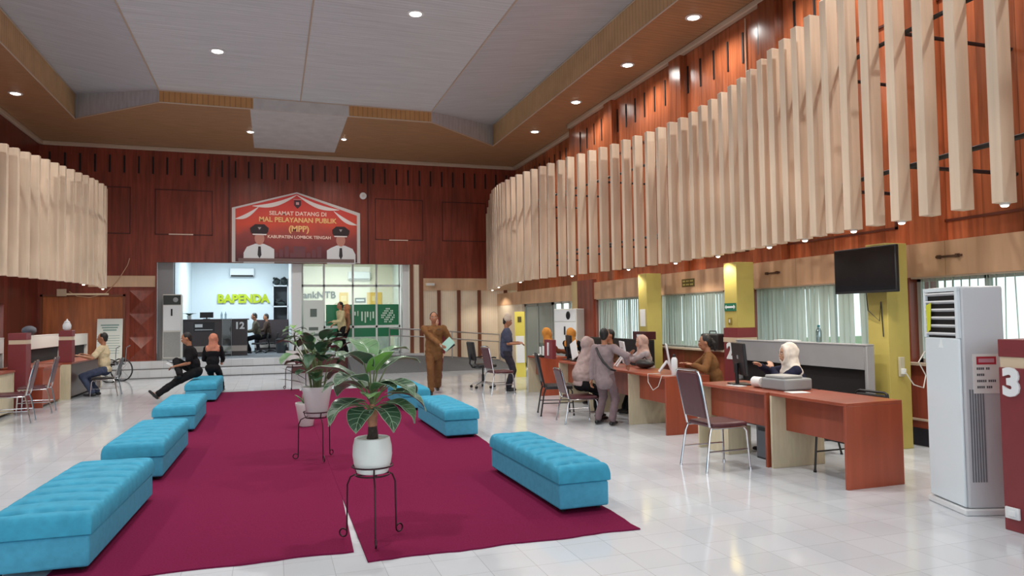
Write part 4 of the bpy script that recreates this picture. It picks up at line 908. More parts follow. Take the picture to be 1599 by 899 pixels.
def swag(pts, w0):
    u = []; dn = []
    n = len(pts)
    for i, (x, z) in enumerate(pts):
        k = math.sin(PI * i / (n - 1)) * w0 + .012; u.append((x, -.016, z + k * .5)); dn.append((x, -.016, z - k * .5))
    return u + dn[::-1]
sw = MB()
def arc(p0, p1, sag, n=14): return [(p0[0] + (p1[0] - p0[0]) * i / n, p0[1] + (p1[1] - p0[1]) * i / n - sag * math.sin(PI * i / n)) for i in range(n + 1)]
for pts, w0 in ((arc((-.02, 2.08), (-1.3, 1.7), .12), .12), (arc((-.02, 2.08), (1.25, 1.66), .12), .12), (arc((-1.12, 1.68), (-1.78, 1.3), .08), .12), (arc((1.08, 1.62), (1.79, 1.2), .08), .12)):
    sw.prism(swag(pts, w0), (0, .004, 0))
sw.build('white_swags', mat('swag_white', (226, 214, 210), .5), face)
GOLD = mat('banner_gold', (236, 186, 120), .5); PINKW = mat('banner_pinkwhite', (244, 206, 190), .5)
text('SELAMAT DATANG DI', .17, PINKW, face, (.02, -.02, 1.5), FACE_Y, bold=.004, extrude=.002)
text('MAL PELAYANAN PUBLIK', .205, GOLD, face, (.02, -.02, 1.3), FACE_Y, bold=.006, extrude=.002, sx=.98)
text('(MPP)', .25, GOLD, face, (.04, -.02, 1.03), FACE_Y, bold=.008, extrude=.002)
text('KABUPATEN LOMBOK TENGAH', .13, PINKW, face, (.06, -.02, .78), FACE_Y, bold=.003, extrude=.002)
MB().prism([(-.1, -.016, 1.92), (.1, -.016, 1.92), (.1, -.016, 1.76), (0, -.016, 1.66), (-.1, -.016, 1.76)], (0, .004, 0)).build('crest', mat('crest_dark', (66, 34, 46), .5), face)
MB().prism([(-.045, -.02, 1.86), (.045, -.02, 1.86), (.045, -.02, 1.78), (-.045, -.02, 1.78)], (0, .003, 0)).box(-.12, .12, -.018, -.014, 1.935, 1.955).build('crest_mark', mat('crest_pink', (206, 150, 150), .5), face)
def portrait(cx, cz, flip):
    P = lambda pts, y=-.02: [(cx + x * flip, y, cz + z) for x, z in pts]
    k = lambda p: p if flip > 0 else p[::-1]
    MB().prism(k(P([(-.45, 0), (.42, 0), (.42, .42), (.3, .5), (.12, .58), (-.12, .58), (-.36, .48), (-.45, .3)])), (0, .004, 0)).build('uniform', mat('portrait_white', (220, 222, 224), .5), face)
    MB().prism(P([(.14 * math.cos(a), .74 + .19 * math.sin(a)) for a in [2 * PI * i / 20 for i in range(20)]], -.026), (0, .004, 0)).build('portrait_face', mat('portrait_skin', (192, 132, 116), .5), face)
    MB().prism(P([(-.25, .93), (-.2, .88), (.2, .88), (.25, .95), (.26, 1.06), (.14, 1.17), (-.12, 1.17), (-.27, 1.05)], -.03), (0, .004, 0)).build('peaked_cap', mat('portrait_cap', (44, 26, 30), .5), face)
    MB().prism(P([(-.19, .84), (.19, .84), (.21, .88), (-.2, .88)], -.034), (0, .004, 0)).build('cap_band', mat('swag_white', (226, 214, 210), .5), face)
    MB().prism(P([(0, 1.0), (.05, 1.08), (-.05, 1.08)], -.034), (0, .004, 0)).build('cap_badge', mat('badge_grey', (170, 160, 160), .5), face)
    MB().prism(P([(-.035, .5), (.035, .5), (.055, .24), (0, .14), (-.055, .24)], -.026), (0, .004, 0)).build('tie', mat('tie_dark', (52, 44, 48), .5), face)
portrait(-1.1, -.02, 1); portrait(1.29, -.03, -1)
bd = MB()
for i in range(9): bd.box(-.7 + i * .16, -.58 + i * .16, -.017, -.012, .16, .3 + .1 * (i % 3))
bd.box(-.12, .22, -.02, -.012, .16, .5)
bd.build('printed_building', mat('printed_building', (112, 66, 72), .5), face)
MB().box(-1.7, 1.7, -.036, -.02, .02, .12).build('caption_bar', mat('caption_bar', (120, 96, 92), .5), face)

# ------------------------------------------------------------------ BAPENDA room and bank
t = thing('wall_lettering', 'green raised BAPENDA letters on the white wall', 'lettering', (-1.0, 27.98, 2.37))
text('BAPENDA', .42, mat('lime_letters', (186, 204, 30), .4), t, (0, -.03, 0), FACE_Y, bold=.02, extrude=.03, sx=.95)
t = thing('wall_air_conditioner', 'white split air conditioner above the green letters', 'air conditioner', (-1.04, 28, 3.2))
MB().box(-.42, .42, -.2, 0, 0, .3).build('casing', WHITE, t, bevel=.03, segs=3); MB().box(-.38, .38, -.205, -.12, -.012, .04).build('outlet', DARK, t)
t = thing('wall_air_conditioner', 'white split air conditioner inside the bank', 'air conditioner', (3.17, 28, 3.1))
MB().box(-.42, .42, -.2, 0, 0, .3).build('casing', WHITE, t, bevel=.03, segs=3); MB().box(-.38, .38, -.205, -.12, -.012, .04).build('outlet', GREY_PL, t)
t = thing('wall_shelf', 'white shelf unit holding black bags beside the divider', 'shelf', (.02, 27.6, .46))
for zz in (.02, 1.6, 2.36): MB().box(0, .54, 0, .38, zz, zz + .04).build('shelf_board', WHITE, t)
for xx in (0, .51): MB().box(xx, xx + .03, 0, .38, 0, 2.4).build('side_board', WHITE, t)
MB().box(.03, .51, .36, .38, 0, 2.4).build('back_board', mat('shelf_dark', (60, 66, 70), .6), t)
BAGM = mat('dark_green_bag', (42, 52, 52), .7, var=.4, scale=12)
for i, (xx, zz, sx, sz, lab) in enumerate(((.14, 2.86, .13, .2, 'bulky dark bag on top of the white shelf, nearer the letters'), (.4, 2.86, .13, .22, 'bulky dark bag on top of the white shelf, against the divider'), (.28, 2.1, .2, .16, 'dark bundle on the upper shelf below the bags'), (.28, 1.2, .2, .2, 'dark rolled bundle on the lower shelf board'))):
    base = {0: 2.861, 1: 2.861, 2: 2.101, 3: .521}[i]
    t2 = thing('bag', lab, 'bag', (.02 + xx, 27.78, base), 0, 'dark bags on the white shelf')
    bb = MB().ell((0, 0, sz * .7), (sx * .9, .13, sz * .7))
    for q in range(7): bb.obox((random.uniform(-.5, .5) * sx, random.uniform(-.06, .06), sz * random.uniform(.5, 1.35)), (sx * 1.0, .14, sz * .4), Matrix.Rotation(random.uniform(-.9, .9), 3, 'Y') @ rotz(random.uniform(-.5, .5)))
    bb.build('body', BAGM, t2, bevel=.01); MB().tube([(-sx * .5, -.12, sz), (0, -.16, sz * 1.4), (sx * .5, -.12, sz)], .02, 6).build('strap', BLACK, t2, smooth=True)
# counter 12
t = thing('reception_counter', 'dark brown reception counter numbered 12 with pale stripe', 'counter', (-2.72, 24.7, .46))
CB = mat('counter_brown', (62, 52, 54), .35, var=.12, scale=30)
MB().box(0, 1.95, 0, .5, .0, 1.14).build('front', CB, t, bevel=.005); MB().box(-.0, 2.0, -.05, .55, 1.14, 1.18).build('top', CB, t, bevel=.005)
MB().box(.3, 1.95, -.012, 0, .14, .32).build('pale_stripe', mat('counter_stripe', (186, 176, 168), .5), t)
text('12', .3, WHITE, t, (1.72, -.012, .95), FACE_Y, bold=.012, extrude=.008)
lab_ = MB().box(.36, .98, -.012, 0, .78, 1.08).build('sign_plate', BLACK, t); MB().box(.4, .62, -.014, -.012, .92, 1.02).box(.4, .92, -.014, -.012, .83, .85).build('sign_print', WHITE, lab_)
t = thing('reception_counter', 'dark brown counter beyond number 12, behind the seated men', 'counter', (-.6, 27.22, .46))
MB().box(0, 1.15, 0, .3, 0, 1.14).build('front', CB, t, bevel=.005); MB().box(0, 1.15, -.012, 0, .14, .3).build('pale_stripe', mat('counter_stripe', (186, 176, 168), .5), t)
t = thing('desk_screen', 'black screen on top of the counter numbered 12', 'monitor', (-2.0, 24.95, 1.642)); MB().box(-.2, .2, -.02, .02, .04, .22).build('screen', BLACK, t); MB().box(-.1, .1, -.07, .07, 0, .015).box(-.02, .02, -.01, .01, 0, .06).build('stand', BLACK, t)
t = thing('hand_sanitizer', 'pair of small clear bottles on the counter numbered 12', 'bottles', (-1.45, 24.9, 1.642))
for dx in (-.1, .02): MB().lathe([(.03, 0), (.032, .15), (.012, .2), (.012, .23)], 12, (dx, 0, 0)).build('bottle', glassy('bottle_plastic', (200, 215, 220), .25), t, smooth=True)
# glass partition beside the counter
t = thing('glass_screen', 'frameless glass screen standing before the counter numbered 12', 'glass screen', (-1.5, 24.3, .46))
MB().box(0, .28, 0, .012, 0, 1.2).build('pane', glassy('thin_glass', (236, 242, 242), .03), t); MB().box(0, .008, -.004, .016, 0, 1.2).box(.272, .28, -.004, .016, 0, 1.2).build('edge_strip', GREY_PL, t)
t = thing('bin', 'dark grey waste bin near the white divider', 'bin', (.3, 25.6, .46)); MB().lathe([(.16, 0), (.2, .42), (.205, .44), (.19, .44), (.15, .03)], 18).build('body', mat('bin_grey', (64, 68, 72), .5), t, smooth=True); MB().lathe([(.207, .43), (.207, .46), (.1, .5)], 18).build('lid', BLACK, t, smooth=True)
# bank interior
t = thing('bank_lettering', 'BankNTB lettering on the cream wall inside the bank', 'lettering', (1.6, 27.98, 2.5)); text('BankNTB', .36, mat('bank_grey', (70, 84, 76), .5), t, (0, -.02, 0), FACE_Y, bold=.006, extrude=.01)
for x0, x1, lab in ((2.43, 2.76, 'narrow yellow poster on the wall inside the bank'), (3.48, 4.05, 'wide yellow poster on the wall inside the bank')):
    t = thing('poster', lab, 'poster', ((x0 + x1) / 2, 27.98, 2.37)); MB().box(-(x1 - x0) / 2, (x1 - x0) / 2, -.015, 0, -.23, .23).build('sheet', mat('bank_yellow', (228, 186, 84), .5), t); MB().box(-.1, .1, -.018, -.015, -.1, .1).build('print', mat('bank_yellow2', (240, 214, 150), .5), t)
t = thing('dark_sign', 'small dark sign on the wall between the yellow posters', 'sign', (3.22, 27.98, 2.3)); MB().box(-.2, .2, -.015, 0, -.09, .09).build('board', mat('sign_dark', (60, 76, 66), .5), t); MB().box(-.15, .15, -.018, -.015, -.03, .03).build('print', WHITE, t)
t = thing('bank_counter', 'cream counter inside the bank behind green film', 'counter', (1.2, 26.2, .46)); MB().box(0, 2.9, 0, .5, 0, 1.05).build('front', mat('bank_counter', (206, 214, 206), .5), t, bevel=.005); MB().box(-.03, 2.93, -.04, .54, 1.05, 1.09).build('top', WHITE, t, bevel=.004)
t = thing('standing_poster', 'white poster stand with dark emblem outside the bank glass', 'poster', (1.22, 23.05, .46))
MB().box(-.3, .3, 0, .02, .35, 1.72).build('sheet', mat('poster_pale', (212, 220, 216), .5), t); MB().box(-.1, .1, -.005, 0, 1.2, 1.45).box(-.2, .2, -.005, 0, .6, .68).box(-.14, .14, -.005, 0, .78, .88).build('print', mat('poster_dark', (96, 110, 104), .5), t); MB().box(-.02, .02, 0, .04, 0, .4).box(-.2, .2, -.15, .15, 0, .02).build('stand', GREY_PL, t)

# ------------------------------------------------------------------ plants
def stand(loc, rtop, h, label, tube=.006, rz=0):
    t = thing('plant_stand', label, 'plant stand', loc, rz)
    ring = lambda r, z: [(r * math.cos(a), r * math.sin(a), z) for a in [2 * PI * k / 28 for k in range(28)]]
    MB().tube(ring(rtop, h), tube, 6, closed=True).build('upper_ring', IRON, t, smooth=True)
    MB().tube(ring(rtop * .84, h - .06), tube, 6, closed=True).tube([(-rtop * .84, 0, h - .06), (rtop * .84, 0, h - .06)], tube, 6).tube([(0, -rtop * .84, h - .06), (0, rtop * .84, h - .06)], tube, 6).build('lower_ring', IRON, t, smooth=True)
    for k in range(3):
        a = 2 * PI * k / 3 - PI / 2 - .25; d = V((math.cos(a), math.sin(a), 0))
        pts = [d * rtop + V((0, 0, h)), d * rtop * .86 + V((0, 0, h - .06)), d * (rtop + .03) + V((0, 0, h - .085)), d * (rtop + .055) + V((0, 0, h - .14)), d * (rtop + .06) + V((0, 0, .05))]
        for q in range(13):
            an = PI + 2 * PI * q / 13 * .98; pts.append(d * (rtop + .06 + .028) + V((0, 0, .034)) + d * .028 * math.cos(an) + V((0, 0, .028 * math.sin(an))))
        MB().tube(pts, tube, 6).build('leg', IRON, t, smooth=True)
    return t
def leaf(mb, base, d, L, W, droop, fold=.25, heart=True, up=V((0, 0, 1)), vein=None):
    """heart-shaped leaf blade growing from base along d, drooping"""
    d = V(d).normalized(); s = d.cross(up); s = s.normalized() if s.length > .01 else V((1, 0, 0)); n = s.cross(d).normalized()
    NU, NV = 12, 8; vs = []; fs = []; base = V(base); p = base.copy(); dd = d.copy(); spine = []
    for i in range(NU + 1):
        u = i / NU; spine.append((p.copy(), dd.copy(), n.copy())); p = p + dd * (L / NU)
        R = Matrix.Rotation(-droop / NU, 3, s); dd = R @ dd; n = R @ n
    for i in range(NU + 1):
        u = i / NU
        wd = W * (max(0, (math.sin(PI * min(1, u * .93 + .1)) ** .75)) * (1.05 - .35 * u)) if heart else W * math.sin(PI * min(1, .05 + u * .95)) ** .8
        if i == NU: wd = .002
        q, dv, nv = spine[i]
        for j in range(NV + 1):
            v = (j / NV) * 2 - 1; back = -.18 * L * (abs(v) ** 2) * (1 - u) ** 3 if heart else 0
            wave = .02 * W * math.sin(u * 15 + v * 2) * abs(v)
            vs.append(q + s * (v * wd / 2) + nv * (fold * abs(v) * wd / 2 + wave) + dv * back)
    for i in range(NU):
        for j in range(NV): a = i * (NV + 1) + j; fs.append((a, a + 1, a + NV + 2, a + NV + 1))
    mb.add(vs, fs)
    if vein is not None:
        vein.tube([q + nv * .002 for q, dv, nv in spine], [.004 * (1 - .7 * i / NU) for i in range(NU + 1)], 5)
        for i in range(2, NU - 1, 2):
            for sg in (0, NV):
                a = vs[i * (NV + 1) + NV // 2]; k = min(NU, i + 2); b = vs[k * (NV + 1) + sg]; mid = vs[min(NU, i + 1) * (NV + 1) + (NV // 4 if sg == 0 else 3 * NV // 4)]
                vein.tube([V(a) + n * .0015, V(mid) + n * .0025, V(b) * .9 + V(a) * .1 + n * .002], .0016, 4)
        edge = [vs[i * (NV + 1)] for i in range(NU + 1)] + [vs[i * (NV + 1) + NV] for i in range(NU, -1, -1)]
        vein.tube(edge, .0016, 4)
    return mb
# near plant: barrel pot on an iron stand
stand((.665, 5.1, .02), .139, .51, 'dark iron three-legged stand under the barrel-shaped white pot', rz=.2)
t = thing('potted_plant', 'plant with broad veined leaves in a barrel-shaped white pot', 'potted plant', (.665, 5.1, .478))
MB().lathe([(.085, .0), (.108, .01), (.128, .07), (.137, .13), (.134, .19), (.122, .245), (.115, .25), (.108, .245), (.106, .22)], 32).build('pot', POT_WHITE, t, smooth=True)
MB().lathe([(.107, .2), (.107, .232), (.05, .238), (.001, .238)], 24).build('pebbles', PEBBLE, t)
MB().tube([(.0, 0, .22), (.004, 0, .27), (.002, .0, .33)], [.045, .036, .03], 12).build('trunk', TRUNK, t, smooth=True)
MB().tube([(.002, 0, .325), (0, 0, .36), (.006, 0, .42), (0, 0, .48)], [.031, .036, .033, .02], 12).build('sheath', TRUNK_PINK, t, smooth=True)
LV = [  # (direction x, y, z), length, width, droop, petiole length, base height, material
    ((-.95, -.35, .55), .24, .2, 1.5, .13, .44, LEAF_D), ((-.55, -.8, .35), .21, .17, 1.5, .08, .42, LEAF_D), ((.45, -.85, .3), .22, .16, 1.6, .09, .43, LEAF_D),
    ((.9, -.25, .55), .25, .19, 1.3, .17, .46, LEAF_D), ((.8, .4, .75), .24, .18, 1.2, .2, .47, LEAF_D), ((-.75, -.1, .9), .23, .18, 1.3, .17, .48, LEAF_D),
    ((-.85, .25, 1.1), .27, .18, .95, .27, .48, LEAF_D), ((-.35, -.3, 1.6), .26, .19, 1.1, .28, .5, LEAF_D), ((.12, -.2, 1.8), .23, .15, .5, .22, .5, LEAF_L),
    ((-.1, .35, 1.9), .25, .18, 1.0, .34, .5, LEAF_M), ((.6, .1, 1.3), .24, .15, 1.2, .26, .5, LEAF_M), ((-.15, -.75, .9), .18, .13, .9, .1, .46, LEAF_L), ((.25, -.5, 1.0), .2, .14, 1.2, .15, .46, LEAF_M), ((.1, .8, .8), .24, .18, 1.2, .18, .47, LEAF_D), ((-.5, .7, .8), .24, .18, 1.2, .18, .47, LEAF_D),
    ((.55, -.6, .9), .24, .18, 1.3, .2, .47, LEAF_D), ((-.6, -.55, 1.1), .23, .18, 1.3, .22, .48, LEAF_D), ((.35, .1, 1.7), .22, .16, 1.1, .3, .5, LEAF_M), ((-.9, -.1, .35), .22, .19, 1.3, .12, .43, LEAF_M), ((.85, -.5, .4), .22, .19, 1.4, .14, .43, LEAF_M)]
for i, (d, L, W, dr, pl, bz, mt) in enumerate(LV):
    d = V(d).normalized(); b0 = V((0, 0, bz)); mid = b0 + d * pl * .5 + V((0, 0, .02)); tip = b0 + d * pl
    e = (d + V((0, 0, -.35))).normalized() if d.z < .75 else d; hd = V((d.x, d.y, 0)); e = (e * .6 + (hd.normalized() if hd.length > .01 else V((1, 0, 0))) * .5).normalized()
    lf = MB(); vn = MB(); leaf(lf, tip, e, L * 1.12, W * 1.22, dr, vein=vn)
    o = lf.build('leaf', mt, t, smooth=2); vn.build('veins', VEIN, o)
    MB().tube([b0, mid, tip], [.008, .006, .004], 6).build('stalk', STEM, o)
# second plant: tapered white pot on a stand
stand((.47, 8.25, .02), .146, .52, 'dark iron stand under the tapered white pot', rz=.5)
def tapered(t, r0, r1, h):
    MB().lathe([(r0 * .9, 0), (r0, .01), (r1 * .93, h - .06), (r1 * .95, h - .05), (r1, h - .02), (r1, h), (r1 * .9, h), (r1 * .86, h - .05)], 32).build('pot', POT_WHITE, t, smooth=True)
    MB().lathe([(r1 * .87, h - .09), (r1 * .87, h - .05), (.001, h - .045)], 20).build('soil', SOIL, t)
t = thing('potted_plant', 'bushy dark green plant in a tapered white pot on a stand', 'potted plant', (.47, 8.25, .488))
tapered(t, .11, .165, .33)
rnd = random.Random(3)
for i in range(44):
    a = rnd.uniform(0, 2 * PI); r = rnd.uniform(.0, .08); h = rnd.uniform(.1, .6); out = rnd.uniform(.04, .17)
    b0 = V((r * math.cos(a), r * math.sin(a), .3)); d = V((math.cos(a), math.sin(a), 0)); tip = b0 + d * out + V((0, 0, h)); lf = MB()
    leaf(lf, tip, (d * rnd.uniform(.5, 1) + V((0, 0, rnd.uniform(.1, .9)))).normalized(), rnd.uniform(.19, .28), rnd.uniform(.12, .17), rnd.uniform(.6, 1.6), heart=False)
    o = lf.build('leaf', rnd.choice((LEAF_D, LEAF_M, LEAF_D)), t, smooth=2); MB().tube([b0, b0 + d * out * .3 + V((0, 0, h * .6)), tip], [.009, .006, .004], 6).build('stalk', STEM, o)
for d in ((-1, -.2, .75), (-1, .1, .35), (.9, -.1, .12)):
    lf = MB(); leaf(lf, V((0, 0, .32)) + V(d) * .1, d, .34, .05, .3, heart=False); lf.build('leaf', LEAF_D, t, smooth=2)
# third pot on the carpet, small plant hidden behind
t = thing('potted_plant', 'tapered white pot standing on the carpet behind the stand', 'potted plant', (.47, 10.9, .016)); tapered(t, .1, .155, .34)
for i in range(7):
    a = i * .9; lf = MB(); leaf(lf, (.03 * math.cos(a), .03 * math.sin(a), .3), (math.cos(a) * .5, math.sin(a) * .5, 1), .22, .06, .7, heart=False); lf.build('leaf', LEAF_M, t, smooth=2)
# fourth plant near the steps
stand((.47, 16.75, .02), .2, .56, 'thin iron stand near the steps under a white cylinder pot', tube=.009)
t = thing('potted_plant', 'glossy-leaved plant in a white cylinder pot near the steps', 'potted plant', (.47, 16.75, .531))
MB().lathe([(.155, 0), (.165, .01), (.185, .33), (.185, .35), (.17, .35), (.16, .3)], 28).build('pot', POT_WHITE, t, smooth=True); MB().lathe([(.162, .27), (.162, .3), (.001, .31)], 20).build('soil', SOIL, t)
MB().tube([(0, 0, .28), (.02, 0, .5), (0, 0, .75)], [.022, .017, .012], 8).build('stem', TRUNK, t, smooth=True)
for i in range(16):
    a = i * 2.4; z = .45 + .028 * i; lf = MB(); d = V((math.cos(a), math.sin(a), .35)); leaf(lf, V((0, 0, z)) + d * .07, d, .24, .15, 1.2, heart=False); o = lf.build('leaf', (LEAF_M, LEAF_D, LEAF_L)[i % 3] if i % 5 else LEAF_L, t, smooth=2); MB().tube([(0, 0, z), V((0, 0, z)) + d * .08], .005, 5).build('stalk', STEM, o)
t = thing('potted_plant', 'small green plant peeping beside the platform air conditioner', 'potted plant', (-2.52, 25.0, 1.642)); MB().lathe([(.05, 0), (.07, .12), (.06, .12)], 16).build('pot', POT_WHITE, t, smooth=True)
for i in range(8):
    a = i * .8; lf = MB(); leaf(lf, (0, 0, .1), (math.cos(a), math.sin(a), .9), .26, .12, .9, heart=False); lf.build('leaf', LEAF_D, t, smooth=2)
# ------------------------------------------------------------------ people
FOLD = bpy.data.textures.new('folds', 'CLOUDS'); FOLD.noise_scale = .075; FOLD.noise_depth = 1
def grown(mb, name, material, parent, voxel=.01, smooth=3, loc=None):
    """union of overlapping closed shapes as one continuous skin"""
    o = mb.build('tmp', material)
    fold = material.name.startswith('cloth_')
    r = o.modifiers.new('r', 'REMESH'); r.mode = 'VOXEL'; r.voxel_size = voxel; r.use_smooth_shade = True
    q = o.modifiers.new('s', 'SMOOTH'); q.iterations = smooth; q.factor = .5
    if fold:
        d = o.modifiers.new('d', 'DISPLACE'); d.texture = FOLD; d.strength = .022; d.mid_level = .42; d.texture_coords = 'LOCAL'
    me = bpy.data.meshes.new_from_object(o.evaluated_get(bpy.context.evaluated_depsgraph_get()))
    old = o.data; bpy.data.objects.remove(o); bpy.data.meshes.remove(old)
    me.name = name; me.materials.clear(); me.materials.append(material)
    me.polygons.foreach_set('use_smooth', [True] * len(me.polygons))
    n = bpy.data.objects.new(name, me); C.objects.link(n); n.parent = parent
    return n
def ik(a, t, l1, l2, hint):
    a, t = V(a), V(t); d = t - a; L = min(d.length, (l1 + l2) * .998); d = d.normalized(); t = a + d * L
    x = (l1 * l1 - l2 * l2 + L * L) / (2 * L); h = math.sqrt(max(0, l1 * l1 - x * x)); hn = V(hint); hn = hn - d * hn.dot(d); hn = hn.normalized() if hn.length > 1e-4 else V((0, 0, -1))
    return a + d * x + hn * h, t
def hand(mb, w_, d, n, side, curl=.5, s=1.0):
    d = V(d).normalized(); n = V(n); n = (n - d * n.dot(d)).normalized(); t = d.cross(n) * side
    mb.cap(w_ - d * .02 * s, w_ + d * .02 * s, .022 * s, .026 * s)
    for k in range(4):
        o = (.027 - .018 * k) * s
        mb.cap(w_ + d * .012 * s + t * o * .6, w_ + d * .075 * s + t * o, .014 * s, .0125 * s, 8)
        L = (.038, .043, .04, .031)[k] * s; b = w_ + d * .082 * s + t * o * 1.08
        d1 = (d * math.cos(curl * .6) + n * math.sin(curl * .6)); d2 = (d * math.cos(curl * 1.6) + n * math.sin(curl * 1.6)); d3 = (d * math.cos(curl * 2.3) + n * math.sin(curl * 2.3))
        p1 = b + d1 * L; p2 = p1 + d2 * L * .7; p3 = p2 + d3 * L * .45
        mb.cap(b, p1, .0095 * s, .009 * s, 8).cap(p1, p2, .009 * s, .0082 * s, 8).cap(p2, p3, .0082 * s, .0072 * s, 8)
    b = w_ + d * .02 * s + t * .026 * s; p1 = b + (d * .6 + t * .75).normalized() * .035 * s; p2 = p1 + (d * .9 + t * .25 + n * .35).normalized() * .032 * s
    mb.cap(b, p1, .013 * s, .011 * s, 8).cap(p1, p2, .011 * s, .009 * s, 8)
SKIN = mat('skin_tan', (172, 118, 88), .5, var=.05, scale=12)
SKIN_L = mat('skin_light', (206, 158, 130), .5, var=.05, scale=12)
HAIR = mat('black_hair', (22, 18, 18), .5, var=.3, scale=60, bump=.3)
def cloth(name, rgb, rough=.85): return mat('cloth_' + name, rgb, rough, var=.1, scale=16, bump=.12, spec=.2)
EYEW = mat('eye_white', (220, 214, 206), .3); EYED = mat('eye_dark', (26, 18, 16), .2); LIP = mat('lip', (150, 80, 74), .5); BROW = mat('brow', (30, 22, 20), .7)
def person(label, base, pelvis, heading, H, lean=0, side=0, head=None, pitch=0, LH=None, RH=None, LF=None, RF=None, toes=None, lk=None, rk=None, le=None, re=None,
           shirt=None, sleeves='long', trousers=None, shoes=None, hair=HAIR, scarf=None, scarf_long=0, skin=SKIN, female=False, hem=.1, voxel=.0095, cap=None, curl=.6, nL=None, nR=None, bun=False, group=None, wide=1.0, skirt=None, toe_up=0, loose=1.0):
    t = thing('person', label, 'person', (pelvis[0], pelvis[1], base), 0, group); O = V((pelvis[0], pelvis[1], base))
    s = H / 1.70; P = V(pelvis) - O; f = V((math.cos(heading), math.sin(heading), 0)); r = V((math.sin(heading), -math.cos(heading), 0)); up = V((0, 0, 1))
    T = (up * math.cos(lean) + f * math.sin(lean) + r * side).normalized(); F = (f - T * f.dot(T)).normalized(); Rr = F.cross(T)
    M = Matrix((Rr, F, T)).transposed()
    hh = heading if head is None else head
    hf = V((math.cos(hh) * math.cos(pitch), math.sin(hh) * math.cos(pitch), -math.sin(pitch))); hr = V((math.sin(hh), -math.cos(hh), 0)); hu = hr.cross(hf); HM = Matrix((hr, hf, hu)).transposed()
    sw = (.165 if female else .185) * s * wide; N = P + T * .53 * s; Hc = N + (T * .45 + hu * .55) * .165 * s
    hw = lambda v: Hc + HM @ (V(v) * s)
    shL, shR = P + T * .475 * s - Rr * sw, P + T * .475 * s + Rr * sw; hpL, hpR = P - Rr * .09 * s, P + Rr * .09 * s
    la, fa, th, sh = .285 * s, .25 * s, .42 * s, .41 * s
    W = lambda p: V(p) - O
    LH = W(LH) if LH else shL + V((0, 0, -.52 * s)) + f * .06 * s; RH = W(RH) if RH else shR + V((0, 0, -.52 * s)) + f * .06 * s
    elL, LH = ik(shL, LH, la, fa, le or (-f * .7 - Rr * .5 - up * .6)); elR, RH = ik(shR, RH, la, fa, re or (-f * .7 + Rr * .5 - up * .6))
    z0 = .085 * s
    LF = W(LF) if LF else V((hpL.x, hpL.y, 0)); RF = W(RF) if RF else V((hpR.x, hpR.y, 0))
    anL = LF + up * z0; anR = RF + up * z0
    knL, anL = ik(hpL, anL, th, sh, lk or (f + up * .2)); knR, anR = ik(hpR, anR, th, sh, rk or (f + up * .2))
    # --- body, one continuous skin
    b = MB()
    b.ell(hw((0, -.008, .014)), (.074 * s, .092 * s, .106 * s), HM, 20, 14).ell(hw((0, .022, -.05)), (.057 * s, .064 * s, .066 * s), HM, 16, 10).ell(hw((0, .03, -.092)), (.032 * s, .04 * s, .028 * s), HM)
    b.cap(hw((0, .083, .02)), hw((0, .1, -.022)), .009 * s, .0135 * s, 8).ell(hw((0, .088, -.056)), (.024 * s, .012 * s, .012 * s), HM)
    for q in (-1, 1): b.ell(hw((q * .077, -.01, -.005)), (.011 * s, .02 * s, .03 * s), HM, 10, 8).ell(hw((q * .035, .07, -.02)), (.022 * s, .014 * s, .018 * s), HM, 10, 8)
    b.cap(N - T * .05 * s, hw((0, -.02, -.06)), .052 * s, .05 * s)
    k = .93
    b.ell(P + T * .36 * s, (.155 * s * k * wide, .105 * s * k, .17 * s), M).ell(P + T * .17 * s, (.14 * s * k * wide, .1 * s * k, .16 * s), M).ell(P + T * .0, (.15 * s * k, .105 * s * k, .12 * s), M).cap(shL, shR, .05 * s, .05 * s)
    for a, e, w_, n_, sd in ((shL, elL, LH, nL, 1), (shR, elR, RH, nR, -1)):
        b.cap(a, e, .045 * s, .037 * s).cap(e, w_, .037 * s, .025 * s)
        dv = (w_ - e).normalized(); nn = V(n_) if n_ else ((-up if abs(dv.z) < .7 else (Rr if sd == 1 else -Rr)))
        hand(b, w_ + dv * .02 * s, dv, nn, sd, curl, s)
    for h, kn, an in ((hpL, knL, anL), (hpR, knR, anR)): b.cap(h, kn, .07 * s, .047 * s).cap(kn, an, .047 * s, .033 * s)
    tl = toes or (f, f)
    for an, tv in ((anL, tl[0]), (anR, tl[1])):
        tv = V(tv).normalized(); b.cap(an - up * .045 * s - tv * .02 * s, an - up * .05 * s + tv * .12 * s, .032 * s, .024 * s)
    grown(b, 'body', skin, t, voxel)
    # --- face
    for q in (-1, 1):
        MB().ell(hw((q * .03, .0795, .012)), (.014 * s, .008 * s, .0085 * s), HM, 10, 8).build('eye', EYEW, t, smooth=2)
        MB().ell(hw((q * .03, .0855, .012)), (.0068 * s, .004 * s, .0068 * s), HM, 8, 6).build('pupil', EYED, t, smooth=2)
        MB().tube([hw((q * .014, .09, .032)), hw((q * .032, .086, .037)), hw((q * .05, .074, .03))], .0038 * s, 6).build('eyebrow', BROW, t, smooth=2)
    MB().tube([hw((-.022, .092, -.056)), hw((0, .101, -.054)), hw((.022, .092, -.056))], .0042 * s, 6).build('mouth', LIP, t, smooth=2)
    # --- clothes
    g = 1.0
